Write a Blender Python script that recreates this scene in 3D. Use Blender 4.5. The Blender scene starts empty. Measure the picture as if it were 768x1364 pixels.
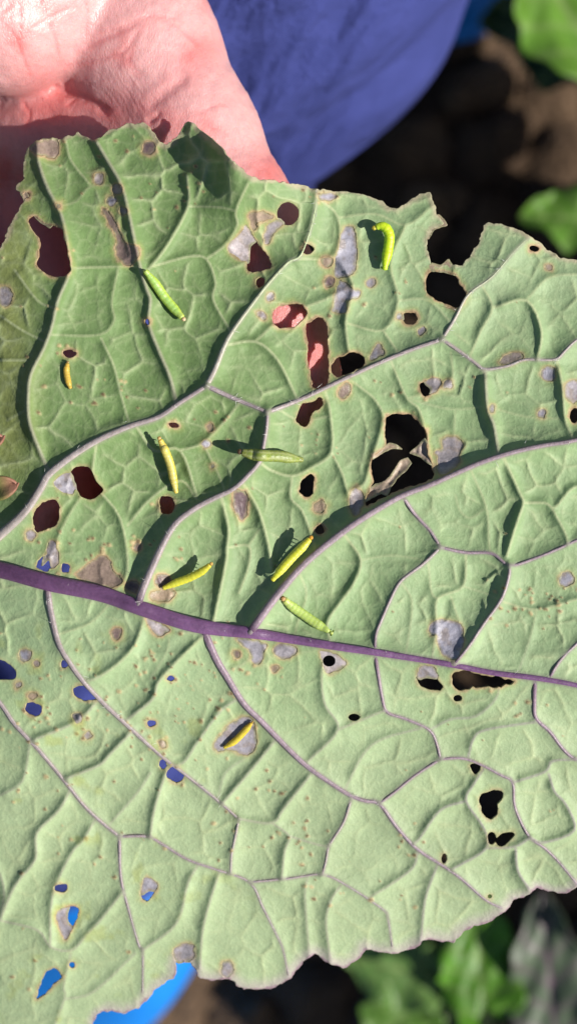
import bpy, bmesh, math, random
import numpy as np
from mathutils import Vector, Matrix

# ------------------------------------------------------------------ camera, sky, sun, exposure
SC = bpy.context.scene
COL = SC.collection
ZC, ZL, FPX = 0.70, 0.50, 1600.0      # camera height, leaf height, focal length in photo pixels
LENS = 24.0 * FPX / 1364.0
cam_d = bpy.data.cameras.new("camera")
cam = bpy.data.objects.new("camera", cam_d)
COL.objects.link(cam)
cam.location = (0, 0, ZC)
cam.rotation_euler = (0, 0, 0)
cam_d.sensor_fit = 'VERTICAL'
cam_d.sensor_height = 24.0
cam_d.lens = LENS
cam_d.clip_start = 0.005
cam_d.clip_end = 500
cam_d.dof.use_dof = True
cam_d.dof.focus_distance = ZC - ZL - 0.001
cam_d.dof.aperture_fstop = LENS / 3.6   # a lens opening of 3.6 mm
SC.camera = cam

SUN_AZ_X, SUN_AZ_Y, SUN_EL = 0.935, -0.355, math.radians(38)
sd = Vector((SUN_AZ_X, SUN_AZ_Y, 0)).normalized() * math.cos(SUN_EL) + Vector((0, 0, math.sin(SUN_EL)))
world = bpy.data.worlds.new("World")
SC.world = world
world.use_nodes = True
wn = world.node_tree
wn.nodes.clear()
sky = wn.nodes.new('ShaderNodeTexSky')
sky.sky_type = 'NISHITA'
sky.sun_disc = False
sky.sun_elevation = SUN_EL
sky.sun_rotation = math.atan2(sd.x, sd.y)
bg = wn.nodes.new('ShaderNodeBackground')
bg.inputs['Strength'].default_value = 0.055
wo = wn.nodes.new('ShaderNodeOutputWorld')
wn.links.new(sky.outputs[0], bg.inputs[0])
wn.links.new(bg.outputs[0], wo.inputs[0])
sun_d = bpy.data.lights.new("sun", 'SUN')
sun_d.energy = 5.0
sun_d.angle = math.radians(0.53)
sun_d.color = (1.0, 0.955, 0.88)
sun = bpy.data.objects.new("sun", sun_d)
COL.objects.link(sun)
sun.location = sd * 3
sun.rotation_euler = sd.to_track_quat('Z', 'Y').to_euler()
SC.view_settings.view_transform = 'Standard'
SC.view_settings.look = 'None'
SC.view_settings.exposure = 0.52
SC.view_settings.gamma = 1.0
SC.render.engine = 'CYCLES'
SC.cycles.use_denoising = True
SC.cycles.max_bounces = 8
SC.cycles.transparent_max_bounces = 8

rng = np.random.RandomState(7)
random.seed(7)

# ------------------------------------------------------------------ helpers
def tag(o, label=None, cat=None, group=None, kind=None):
    if label: o["label"] = label
    if cat: o["category"] = cat
    if group: o["group"] = group
    if kind: o["kind"] = kind
    return o

def mesh_obj(name, verts, faces, mat=None, parent=None, col=None, smooth=True):
    me = bpy.data.meshes.new(name)
    verts = np.asarray(verts, dtype=np.float32)
    if isinstance(faces, np.ndarray):
        nf, k = faces.shape
        me.vertices.add(len(verts))
        me.vertices.foreach_set('co', verts.ravel())
        me.loops.add(nf * k)
        me.loops.foreach_set('vertex_index', faces.astype(np.int32).ravel())
        me.polygons.add(nf)
        me.polygons.foreach_set('loop_start', np.arange(0, nf * k, k, dtype=np.int32))
        me.update(calc_edges=True)
    else:
        lens = np.array([len(f) for f in faces], dtype=np.int32)
        flat = np.array([i for f in faces for i in f], dtype=np.int32)
        me.vertices.add(len(verts))
        me.vertices.foreach_set('co', verts.ravel())
        me.loops.add(len(flat))
        me.loops.foreach_set('vertex_index', flat)
        me.polygons.add(len(lens))
        me.polygons.foreach_set('loop_start', np.concatenate([[0], np.cumsum(lens)[:-1]]).astype(np.int32))
        me.update(calc_edges=True)
    if col is not None:
        a = me.color_attributes.new('col', 'FLOAT_COLOR', 'POINT')
        c4 = np.ones((len(verts), 4), dtype=np.float32)
        c4[:, :3] = col
        a.data.foreach_set('color', c4.ravel())
    if smooth:
        me.polygons.foreach_set('use_smooth', np.ones(len(me.polygons), dtype=bool))
    if mat: me.materials.append(mat)
    me.validate()
    o = bpy.data.objects.new(name, me)
    COL.objects.link(o)
    if parent: o.parent = parent
    return o

def empty(name, loc=(0, 0, 0)):
    o = bpy.data.objects.new(name, None)
    o.empty_display_size = 0.01
    COL.objects.link(o)
    o.location = loc
    return o

def solidify(o, t, off=-1.0):
    m = o.modifiers.new('thickness', 'SOLIDIFY')
    m.thickness = t
    m.offset = off
    m.use_rim = True
    return o

def px2w(px, py, z):
    k = (ZC - np.asarray(z)) / FPX
    return np.stack([(np.asarray(px) - 384.0) * k, (682.0 - np.asarray(py)) * k, np.asarray(z) + 0 * k], -1)

PXM = 0.000125                     # one photo pixel at the leaf, in metres

def catmull(pts, n=5, closed=False):
    P = np.asarray(pts, dtype=float)
    if len(P) < 3:
        t = np.linspace(0, 1, n + 1)[:, None]
        return P[0] * (1 - t) + P[-1] * t
    if closed:
        Q = np.vstack([P[-1], P, P[0], P[1]]); m = len(P)
    else:
        Q = np.vstack([2 * P[0] - P[1], P, 2 * P[-1] - P[-2]]); m = len(P) - 1
    out = []
    for i in range(m):
        p0, p1, p2, p3 = Q[i], Q[i + 1], Q[i + 2], Q[i + 3]
        for t in np.linspace(0, 1, n, endpoint=False):
            out.append(0.5 * ((2 * p1) + (-p0 + p2) * t + (2 * p0 - 5 * p1 + 4 * p2 - p3) * t * t + (-p0 + 3 * p1 - 3 * p2 + p3) * t ** 3))
    if not closed: out.append(P[-1])
    return np.array(out)

def poly_dist(P, line):
    """distance of points P (N,2) to a polyline and the position 0..1 along it"""
    d = np.full(len(P), 1e9); tt = np.zeros(len(P))
    seg = np.linalg.norm(np.diff(line, axis=0), axis=1)
    cum = np.concatenate([[0], np.cumsum(seg)]); tot = max(cum[-1], 1e-9)
    for i in range(len(line) - 1):
        a, b = line[i], line[i + 1]
        v = b - a; L2 = max(v @ v, 1e-9)
        t = np.clip(((P - a) @ v) / L2, 0, 1)
        q = P - (a + t[:, None] * v)
        dd = np.hypot(q[:, 0], q[:, 1])
        m = dd < d
        d[m] = dd[m]; tt[m] = (cum[i] + t[m] * seg[i]) / tot
    return d, tt

def poly_sdf(P, poly):
    """signed distance, positive inside"""
    loop = np.vstack([poly, poly[:1]])
    d, _ = poly_dist(P, loop)
    ins = np.zeros(len(P), bool)
    for i in range(len(poly)):
        a, b = loop[i], loop[i + 1]
        c = ((a[1] > P[:, 1]) != (b[1] > P[:, 1]))
        with np.errstate(divide='ignore', invalid='ignore'):
            xi = (b[0] - a[0]) * (P[:, 1] - a[1]) / (b[1] - a[1] + 1e-12) + a[0]
        ins ^= c & (P[:, 0] < xi)
    return np.where(ins, d, -d)

def poly_sdf_big(P, poly, r=30.0):
    """like poly_sdf for very many points; exact only within r of the outline"""
    od = np.argsort(P[:, 1], kind='stable'); Q = P[od]; qy = Q[:, 1]
    loop = np.vstack([poly, poly[:1]])
    d = np.full(len(P), r); ins = np.zeros(len(P), bool)
    for a, b in zip(loop[:-1], loop[1:]):
        y0, y1_ = min(a[1], b[1]), max(a[1], b[1])
        i, j = np.searchsorted(qy, (y0, y1_), side='left')
        if j > i:
            xi = (b[0] - a[0]) * (qy[i:j] - a[1]) / (b[1] - a[1]) + a[0]
            ins[i:j] ^= Q[i:j, 0] < xi
        i, j = np.searchsorted(qy, (y0 - r, y1_ + r))
        x0, x1 = min(a[0], b[0]) - r, max(a[0], b[0]) + r
        k = i + np.nonzero((Q[i:j, 0] > x0) & (Q[i:j, 0] < x1))[0]
        if len(k):
            v = b - a; t = np.clip(((Q[k] - a) @ v) / max(v @ v, 1e-9), 0, 1)
            e = Q[k] - a - t[:, None] * v
            d[k] = np.minimum(d[k], np.hypot(e[:, 0], e[:, 1]))
    out = np.empty(len(P)); out[od] = np.where(ins, d, -d)
    return out

def hash2(ix, iy, s=0):
    n = (ix.astype(np.int64) * 374761393 + iy.astype(np.int64) * 668265263 + s * 974634777) & 0x7fffffff
    n = ((n ^ (n >> 13)) * 1274126177) & 0x7fffffff
    n = n ^ (n >> 16)
    return (n & 0xffff) / 65535.0

def vnoise(x, y, s=0):
    ix = np.floor(x); iy = np.floor(y); fx = x - ix; fy = y - iy
    fx = fx * fx * (3 - 2 * fx); fy = fy * fy * (3 - 2 * fy)
    a = hash2(ix, iy, s); b = hash2(ix + 1, iy, s); c = hash2(ix, iy + 1, s); d = hash2(ix + 1, iy + 1, s)
    return (a * (1 - fx) + b * fx) * (1 - fy) + (c * (1 - fx) + d * fx) * fy

def fbm(x, y, s=0, o=4):
    v = 0; a = 0.5; n = 0
    for k in range(o):
        v = v + a * vnoise(x * 2 ** k, y * 2 ** k, s + k * 17); n += a; a *= 0.5
    return v / n * 2 - 1

def worley(x, y, s=0, tilt=False):
    ix = np.floor(x); iy = np.floor(y)
    f1 = np.full(x.shape, 9.0); f2 = np.full(x.shape, 9.0); tl = np.zeros(x.shape)
    for dx in (-1, 0, 1):
        for dy in (-1, 0, 1):
            cx = ix + dx; cy = iy + dy
            qx = cx + 0.1 + 0.8 * hash2(cx, cy, s); qy = cy + 0.1 + 0.8 * hash2(cx, cy, s + 91)
            d = np.hypot(x - qx, y - qy)
            f2 = np.minimum(np.maximum(d, f1), f2)
            if tilt:
                m = d < f1
                tl = np.where(m, (x - qx) * (hash2(cx, cy, s + 7) - .5) + (y - qy) * (hash2(cx, cy, s + 13) - .5), tl)
            f1 = np.minimum(f1, d)
    return (f1, f2, tl) if tilt else (f1, f2)

def smooth01(a, b, x):
    t = np.clip((x - a) / (b - a), 0, 1)
    return t * t * (3 - 2 * t)

def patch_jit(P): return 2.4 * fbm(P[:, 0] / 7, P[:, 1] / 7, 407, 2)

def clip_grid(xs, ys, field):
    """part of a grid where field > 0, cut exactly along the contour. returns (N,2) points and faces"""
    nx, ny = len(xs), len(ys)
    S = field.reshape(ny, nx)
    S = np.where(np.abs(S) < 1e-6, 1e-6, S)
    pos = S > 0
    c = pos[:-1, :-1].astype(int) + pos[:-1, 1:] + pos[1:, 1:] + pos[1:, :-1]
    idx = -np.ones((ny, nx), dtype=np.int64)
    used = np.zeros((ny, nx), bool)
    keep = c > 0
    for a, b in ((0, 0), (0, 1), (1, 0), (1, 1)):
        used[a:ny - 1 + a, b:nx - 1 + b] |= keep
    used &= pos
    yy, xx = np.nonzero(used)
    idx[yy, xx] = np.arange(len(yy))
    pts = [np.stack([xs[xx], ys[yy]], -1)]
    fy, fx = np.nonzero(c == 4)
    quads = np.stack([idx[fy, fx], idx[fy + 1, fx], idx[fy + 1, fx + 1], idx[fy, fx + 1]], -1)
    faces = quads.tolist()
    extra = []; cache = {}; base = len(yy)
    my, mx = np.nonzero((c > 0) & (c < 4))
    for j, i in zip(my.tolist(), mx.tolist()):
        cs = [(j, i), (j + 1, i), (j + 1, i + 1), (j, i + 1)]
        f = []
        for k in range(4):
            a, b = cs[k], cs[(k + 1) % 4]
            if pos[a]: f.append(int(idx[a]))
            if pos[a] != pos[b]:
                key = (a, b) if a < b else (b, a)
                if key not in cache:
                    t = S[a] / (S[a] - S[b]); t = min(max(t, 0.02), 0.98)
                    cache[key] = base + len(extra)
                    extra.append((xs[a[1]] * (1 - t) + xs[b[1]] * t, ys[a[0]] * (1 - t) + ys[b[0]] * t))
                f.append(cache[key])
        if len(f) >= 3: faces.append(f)
    if extra: pts.append(np.array(extra))
    return np.vstack(pts), faces

# ------------------------------------------------------------------ materials
def new_mat(name):
    m = bpy.data.materials.new(name); m.use_nodes = True
    nt = m.node_tree; nt.nodes.clear()
    out = nt.nodes.new('ShaderNodeOutputMaterial')
    return m, nt, out

def N(nt, t, **kw):
    n = nt.nodes.new(t)
    for k, v in kw.items():
        if k in n.inputs: n.inputs[k].default_value = v
        else: setattr(n, k, v)
    return n

def noise_val(nt, scale, detail=4, rough=0.6, lo=0.0, hi=1.0, dist=0.0):
    tc = N(nt, 'ShaderNodeTexCoord')
    n = N(nt, 'ShaderNodeTexNoise')
    n.inputs['Scale'].default_value = scale; n.inputs['Detail'].default_value = detail
    n.inputs['Roughness'].default_value = rough; n.inputs['Distortion'].default_value = dist
    nt.links.new(tc.outputs['Object'], n.inputs['Vector'])
    r = N(nt, 'ShaderNodeMapRange')
    r.inputs[1].default_value = 0.25; r.inputs[2].default_value = 0.75
    r.inputs[3].default_value = lo; r.inputs[4].default_value = hi
    nt.links.new(n.outputs[0], r.inputs[0])
    return r.outputs[0]

def mulcol(nt, c, v):
    m = N(nt, 'ShaderNodeVectorMath', operation='SCALE')
    nt.links.new(c, m.inputs[0]); nt.links.new(v, m.inputs['Scale'])
    return m.outputs[0]

def attr_mat(name, rough=0.5, transl=0.25, tint=(0.9, 1.1, 0.35), vary=((260, .9, 1.1), (1800, .92, 1.08)),
             bumps=((2600, .00012, .35),), spec=0.4, sss=0.0, sss_rad=(1, 1, 1), sss_scale=0.001, cells=()):
    m, nt, out = new_mat(name)
    at = N(nt, 'ShaderNodeAttribute'); at.attribute_name = 'col'
    c = at.outputs['Color']
    for s, lo, hi in vary:
        c = mulcol(nt, c, noise_val(nt, s, 4, .6, lo, hi))
    p = N(nt, 'ShaderNodeBsdfPrincipled')
    nt.links.new(c, p.inputs['Base Color'])
    p.inputs['Roughness'].default_value = rough
    p.inputs['Specular IOR Level'].default_value = spec
    if sss > 0:
        p.inputs['Subsurface Weight'].default_value = sss
        p.inputs['Subsurface Radius'].default_value = sss_rad
        p.inputs['Subsurface Scale'].default_value = sss_scale
    prev = None
    for s, dist, st in bumps:
        b = N(nt, 'ShaderNodeBump'); b.inputs['Distance'].default_value = dist; b.inputs['Strength'].default_value = st
        nt.links.new(noise_val(nt, s, 3, .6), b.inputs['Height'])
        if prev: nt.links.new(prev, b.inputs['Normal'])
        prev = b.outputs[0]
    for s, dist, st in cells:
        tc = N(nt, 'ShaderNodeTexCoord'); nz = N(nt, 'ShaderNodeTexNoise'); nz.inputs['Scale'].default_value = s * .5; nz.inputs['Detail'].default_value = 2
        nt.links.new(tc.outputs['Object'], nz.inputs['Vector'])
        ad = N(nt, 'ShaderNodeVectorMath', operation='MULTIPLY_ADD'); k_ = .9 / s
        ad.inputs[1].default_value = (k_, k_, k_); nt.links.new(nz.outputs['Color'], ad.inputs[0]); nt.links.new(tc.outputs['Object'], ad.inputs[2])
        fl = N(nt, 'ShaderNodeVectorMath', operation='MULTIPLY'); fl.inputs[1].default_value = (1, 1, 0); nt.links.new(ad.outputs[0], fl.inputs[0])
        vo = N(nt, 'ShaderNodeTexVoronoi', feature='DISTANCE_TO_EDGE', voronoi_dimensions='2D'); vo.inputs['Scale'].default_value = s
        nt.links.new(fl.outputs[0], vo.inputs['Vector'])
        mr_ = N(nt, 'ShaderNodeMapRange'); mr_.inputs[1].default_value = 0; mr_.inputs[2].default_value = .3; mr_.inputs[3].default_value = 1; mr_.inputs[4].default_value = 0
        nt.links.new(vo.outputs['Distance'], mr_.inputs[0])
        b = N(nt, 'ShaderNodeBump'); b.inputs['Distance'].default_value = dist; b.inputs['Strength'].default_value = st
        nt.links.new(mr_.outputs[0], b.inputs['Height'])
        if prev: nt.links.new(prev, b.inputs['Normal'])
        prev = b.outputs[0]
    if prev: nt.links.new(prev, p.inputs['Normal'])
    if transl > 0:
        tr = N(nt, 'ShaderNodeBsdfTranslucent')
        mx = N(nt, 'ShaderNodeVectorMath', operation='MULTIPLY'); mx.inputs[1].default_value = tint
        nt.links.new(c, mx.inputs[0]); nt.links.new(mx.outputs[0], tr.inputs[0])
        mix = N(nt, 'ShaderNodeMixShader'); mix.inputs[0].default_value = transl
        nt.links.new(p.outputs[0], mix.inputs[1]); nt.links.new(tr.outputs[0], mix.inputs[2])
        nt.links.new(mix.outputs[0], out.inputs[0])
    else:
        nt.links.new(p.outputs[0], out.inputs[0])
    return m

def plain_mat(name, c1, c2, scale=60, rough=0.6, transl=0.0, bump=0.0, bscale=200, spec=0.4, tint=(1, 1, 1)):
    m, nt, out = new_mat(name)
    f = noise_val(nt, scale, 5, .6)
    mx = N(nt, 'ShaderNodeMix', data_type='RGBA')
    mx.inputs[6].default_value = (*c1, 1); mx.inputs[7].default_value = (*c2, 1)
    nt.links.new(f, mx.inputs[0])
    p = N(nt, 'ShaderNodeBsdfPrincipled')
    nt.links.new(mx.outputs[2], p.inputs['Base Color'])
    p.inputs['Roughness'].default_value = rough; p.inputs['Specular IOR Level'].default_value = spec
    if bump:
        b = N(nt, 'ShaderNodeBump'); b.inputs['Distance'].default_value = bump
        nt.links.new(noise_val(nt, bscale, 4, .6), b.inputs['Height'])
        nt.links.new(b.outputs[0], p.inputs['Normal'])
    if transl:
        tr = N(nt, 'ShaderNodeBsdfTranslucent')
        mm = N(nt, 'ShaderNodeVectorMath', operation='MULTIPLY'); mm.inputs[1].default_value = tint
        nt.links.new(mx.outputs[2], mm.inputs[0]); nt.links.new(mm.outputs[0], tr.inputs[0])
        mix = N(nt, 'ShaderNodeMixShader'); mix.inputs[0].default_value = transl
        nt.links.new(p.outputs[0], mix.inputs[1]); nt.links.new(tr.outputs[0], mix.inputs[2])
        nt.links.new(mix.outputs[0], out.inputs[0])
    else:
        nt.links.new(p.outputs[0], out.inputs[0])
    return m

M_LEAF = attr_mat('leaf_underside', rough=0.55, transl=0.28, tint=(.75, 1.05, .18),
                  vary=((90, .9, 1.1), (420, .92, 1.08), (2600, .93, 1.07)),
                  bumps=((1500, .0001, .15), (3800, .00007, .4)), spec=.3, cells=((380, .00014, .2), (900, .00007, .3)))
M_VEIN = attr_mat('leaf_vein', rough=0.45, transl=0.0, vary=((500, .82, 1.15), (2500, .88, 1.12)),
                  bumps=((1500, .00015, .4),), spec=.4, sss=.25, sss_rad=(1, .6, .5), sss_scale=.0006)
M_DRY = attr_mat('dry_leaf_skin', rough=0.42, transl=0.35, tint=(1, 1, 1), vary=((700, .72, 1.2), (2600, .85, 1.15)),
                 bumps=((600, .0002, .25), (2400, .00008, .4)), spec=.4)
M_LARVA = attr_mat('caterpillar_skin', rough=0.38, transl=0.12, tint=(1.1, 1.05, .2), vary=((1500, .9, 1.1),),
                   bumps=((4000, .00006, .5),), spec=.5, sss=.6, sss_rad=(1, .9, .25), sss_scale=.0012)
M_WILD = attr_mat('weed_leaf', rough=0.45, transl=0.3, tint=(.9, 1.3, .2), vary=((40, .75, 1.25), (300, .85, 1.15)),
                  bumps=((120, .001, .4),), spec=.4)

# ------------------------------------------------------------------ setting: soil
g = np.concatenate([-np.geomspace(60, .62, 26), np.arange(-.6, .601, .006), np.geomspace(.62, 60, 26)])
GX, GY = np.meshgrid(g, g)
near = smooth01(1.5, .5, np.hypot(GX, GY))
f1, f2 = worley(GX * 22, GY * 22, 3)
f1b, f2b = worley(GX * 60 + 4, GY * 60, 8)
gz = near * (0.016 * (1 - f1) * smooth01(0, .25, f2 - f1) + .006 * (1 - f1b) + 0.012 * fbm(GX * 8, GY * 8, 5) + .003 * fbm(GX * 60, GY * 60, 9)) - .012
gz += 0.15 * smooth01(3, 40, np.hypot(GX, GY)) * fbm(GX * .15, GY * .15, 4)
def soil_z(x, y):
    i = np.clip(np.searchsorted(g, x), 0, len(g) - 1); j = np.clip(np.searchsorted(g, y), 0, len(g) - 1)
    return float(gz[j, i])
n = len(g)
ii = np.arange(n * n).reshape(n, n)
soilf = np.stack([ii[:-1, :-1].ravel(), ii[:-1, 1:].ravel(), ii[1:, 1:].ravel(), ii[1:, :-1].ravel()], -1)
M_SOIL = plain_mat('soil', (.045, .028, .018), (.16, .105, .065), scale=18, rough=.95, bump=.004, bscale=160, spec=.15)
soil = mesh_obj('ground', np.stack([GX.ravel(), GY.ravel(), gz.ravel()], -1), soilf, M_SOIL)
tag(soil, 'crumbly dark brown garden soil below the leaf', kind='structure')

def lump(r, seed, flat=.75):
    bm = bmesh.new(); bmesh.ops.create_icosphere(bm, subdivisions=2, radius=r)
    rs = np.random.RandomState(seed)
    for v in bm.verts:
        k = 1 + .3 * (rs.rand() - .5)
        v.co = Vector((v.co.x * k, v.co.y * k * .85, v.co.z * k * flat))
    V = np.array([v.co[:] for v in bm.verts]); F = np.array([[v.index for v in f.verts] for f in bm.faces])
    bm.free(); return V, F
LV, LF = [], []; off = 0
for i in range(420):
    V, F = lump(random.choice([.003, .004, .006, .009, .013]), i)
    x, y = random.uniform(-.3, .3), random.uniform(-.38, .38)
    V = V + np.array([x, y, soil_z(x, y) + .002])
    LV.append(V); LF.append(F + off); off += len(V)
crumbs = mesh_obj('soil_crumbs', np.vstack(LV), np.vstack(LF), M_SOIL)
tag(crumbs, 'loose crumbs and small clods lying on the soil', 'soil', kind='stuff')

# ------------------------------------------------------------------ the big leaf: outline, veins, holes (photo pixels)
def Z(ox, oy, k=2.954):
    return lambda *p: [(ox + a / k, oy + b / k) for a, b in p]
z3 = Z(0, 150); z4 = Z(250, 230); z5 = Z(508, 230); z6 = Z(0, 400); z7 = Z(250, 480); z8 = Z(508, 480)
y1 = Z(0, 640); y2 = Z(250, 700); y3 = Z(508, 700); y4 = Z(0, 880); y5 = Z(250, 940); y6 = Z(508, 940)
b7 = Z(0, 1104, 2.0); b8 = Z(384, 1104, 2.0); t1 = Z(0, 0, 2.0)

OUT = ([(-8, 342), (6, 320), (18, 292), (28, 274), (34, 263), (21, 252), (30, 238), (32, 211), (39, 197), (54, 187), (76, 184), (98, 180), (103, 176), (112, 182), (125, 187),
        (146, 174), (169, 165), (190, 164), (201, 170), (207, 180), (213, 189), (220, 193), (228, 190), (238, 177), (245, 165), (251, 159), (260, 166), (272, 178), (283, 188), (294, 197), (301, 205),
        (312, 217), (330, 232), (345, 240), (360, 241), (379, 243), (402, 247), (426, 252), (460, 255), (487, 259), (505, 267), (518, 276), (529, 276), (545, 267), (562, 257), (572, 256),
        (577, 267), (581, 284), (589, 293), (594, 299), (585, 301), (577, 304), (569, 318), (569, 335), (574, 351), (586, 355), (598, 348), (601, 353), (616, 353), (626, 338), (638, 321), (643, 300),
        (650, 296), (670, 298), (684, 304), (708, 315), (728, 332), (745, 343), (768, 346), (800, 346), (830, 366), (862, 372), (890, 410), (915, 470), (950, 520), (968, 600), (990, 680), (1000, 780),
        (985, 870), (975, 950), (940, 1010), (920, 1080), (880, 1110), (850, 1150), (815, 1165), (790, 1180), (768, 1179), (754, 1190), (734, 1189), (714, 1182), (704, 1193), (684, 1199), (674, 1213), (654, 1226),
        (629, 1234), (611, 1246), (604, 1256), (589, 1254), (569, 1251), (554, 1261), (529, 1271), (504, 1269), (486, 1264), (479, 1276), (461, 1289), (439, 1284), (419, 1271), (404, 1281), (384, 1306),
        (360, 1316), (325, 1319), (305, 1304), (280, 1306), (267, 1304), (261, 1294), (250, 1281), (236, 1281), (232, 1303), (210, 1316), (195, 1331), (185, 1344), (165, 1349), (145, 1346), (130, 1351),
        (124, 1364), (112, 1395), (70, 1425), (20, 1432), (-30, 1410), (-70, 1360), (-95, 1250), (-110, 1120), (-118, 960), (-128, 850), (-135, 790), (-135, 700), (-110, 620), (-85, 520), (-55, 430), (-30, 372)])

MIDRIB = [(-150, 742), (-70, 748), (0, 759), (64, 776), (135, 791), (190, 811), (260, 833), (335, 843), (385, 851), (453, 862), (500, 869), (593, 884), (654, 896), (711, 903), (768, 913), (860, 935), (960, 965)]
# lateral veins: points, half width start/end, ridge height, ridge reach, colour 0 pale .. 1 purple (start, end)
LAT = [
 ([(-60, 752), (-30, 737), (0, 713), (34, 681), (56, 648), (68, 629), (118, 593), (169, 569), (210, 556), (240, 536), (275, 514)], 9, 4.2, 16, 16, .12, .35),
 ([(275, 514), (310, 530), (356, 549)], 4, 3.2, 15, 14, .4, .4),
 ([(356, 549), (402, 531), (453, 507), (510, 481), (552, 464), (588, 452)], 3.6, 3.6, 13, 15, .3, .35),
 ([(588, 452), (606, 423), (623, 392), (654, 369), (684, 335), (703, 317)], 2.8, 1.0, 8, 14, .2, -.8),
 ([(588, 452), (610, 467), (633, 484), (645, 492), (677, 487), (698, 479), (738, 479), (752, 467), (772, 450), (830, 425)], 2.8, 1.8, 11, 14, .25, .2),
 ([(275, 514), (287, 490), (304, 450), (335, 406), (362, 372), (385, 348), (399, 342), (410, 315), (419, 281), (422, 254)], 4.5, 0.8, 14, 14, .1, -1),
 ([(184, 805), (190, 785), (203, 755), (217, 725), (234, 697), (260, 677), (284, 664), (311, 651), (331, 632), (346, 614), (351, 592), (355, 568), (356, 549)], 7, 3.2, 21, 16, .3, .4),
 ([(333, 842), (352, 815), (375, 785), (402, 754), (433, 727), (467, 701), (508, 675), (538, 659), (572, 646), (610, 629), (643, 615), (684, 602), (725, 593), (758, 588), (790, 578), (860, 545)], 7, 3.2, 23, 16, .55, .55),
 ([(535, 660), (552, 685), (572, 707), (586, 729)], 3, 2.4, 9, 14, .55, .5),
 ([(586, 729), (620, 736), (654, 737), (678, 753), (711, 744), (745, 730), (772, 718), (850, 690)], 2.6, 2.2, 9, 14, .6, .5),
 ([(678, 753), (677, 768), (667, 798), (643, 832), (623, 862), (604, 885)], 2.4, 2.8, 15, 15, .4, .3),
 ([(586, 729), (562, 752), (533, 774), (518, 802), (508, 825), (500, 846), (499, 869)], 2.4, 2.8, 10, 14, .3, .4),
 ([(499, 869), (504, 903), (509, 932), (515, 949), (538, 957), (571, 972), (581, 991), (586, 1011)], 2.8, 2.4, 6, 12, .6, .5),
 ([(586, 1011), (616, 1010), (643, 1020), (667, 1033), (682, 1042), (685, 1075), (703, 1113), (725, 1130), (745, 1150), (768, 1178)], 2.4, 2.0, 6, 12, .55, .5),
 ([(586, 1011), (552, 1033), (525, 1055), (505, 1070)], 2.2, 2.6, 7, 12, .5, .5),
 ([(712, 903), (711, 937), (713, 957), (731, 974), (752, 1001), (772, 1014), (840, 1040)], 3.2, 2.4, 7, 12, .7, .6),
 ([(730, 905), (745, 880), (770, 855), (830, 800)], 2.6, 2, 8, 13, .4, .4),
 ([(270, 836), (287, 876), (301, 900), (324, 937), (348, 961), (385, 999), (409, 1021), (440, 1043), (467, 1060), (487, 1067), (505, 1071), (528, 1102), (555, 1131), (589, 1153), (613, 1170), (645, 1198), (668, 1210)], 6.5, 1.8, 8, 14, .65, .5),
 ([(468, 1062), (457, 1096), (438, 1126), (434, 1146), (429, 1165)], 2.2, 2, 8, 12, .25, .3),
 ([(332, 1175), (385, 1170), (429, 1165), (464, 1181), (509, 1211), (516, 1222), (522, 1262)], 2, 1.2, 5, 12, .35, .3),
 ([(63, 778), (65, 796), (68, 816), (78, 857), (91, 880), (108, 904), (135, 934), (166, 963), (190, 985), (217, 1009), (247, 1032), (287, 1064), (318, 1091)], 5.5, 2.4, 7, 13, .3, .25),
 ([(318, 1091), (313, 1116), (308, 1140), (307, 1163)], 2, 1.8, 8, 11, .15, .2),
 ([(-90, 800), (-40, 890), (0, 936), (20, 965), (51, 998), (85, 1039), (112, 1073), (135, 1095), (159, 1114)], 4.5, 3.2, 6, 12, .35, .3),
 ([(159, 1114), (196, 1114), (217, 1125), (250, 1145), (287, 1158), (332, 1175), (350, 1209), (370, 1249), (377, 1266), (384, 1300)], 2.6, 1.3, 5, 12, .4, .3),
 ([(159, 1114), (161, 1169), (172, 1214), (185, 1259), (190, 1268), (190, 1322)], 2.6, 1.2, 5, 12, .45, .3),
]
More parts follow.
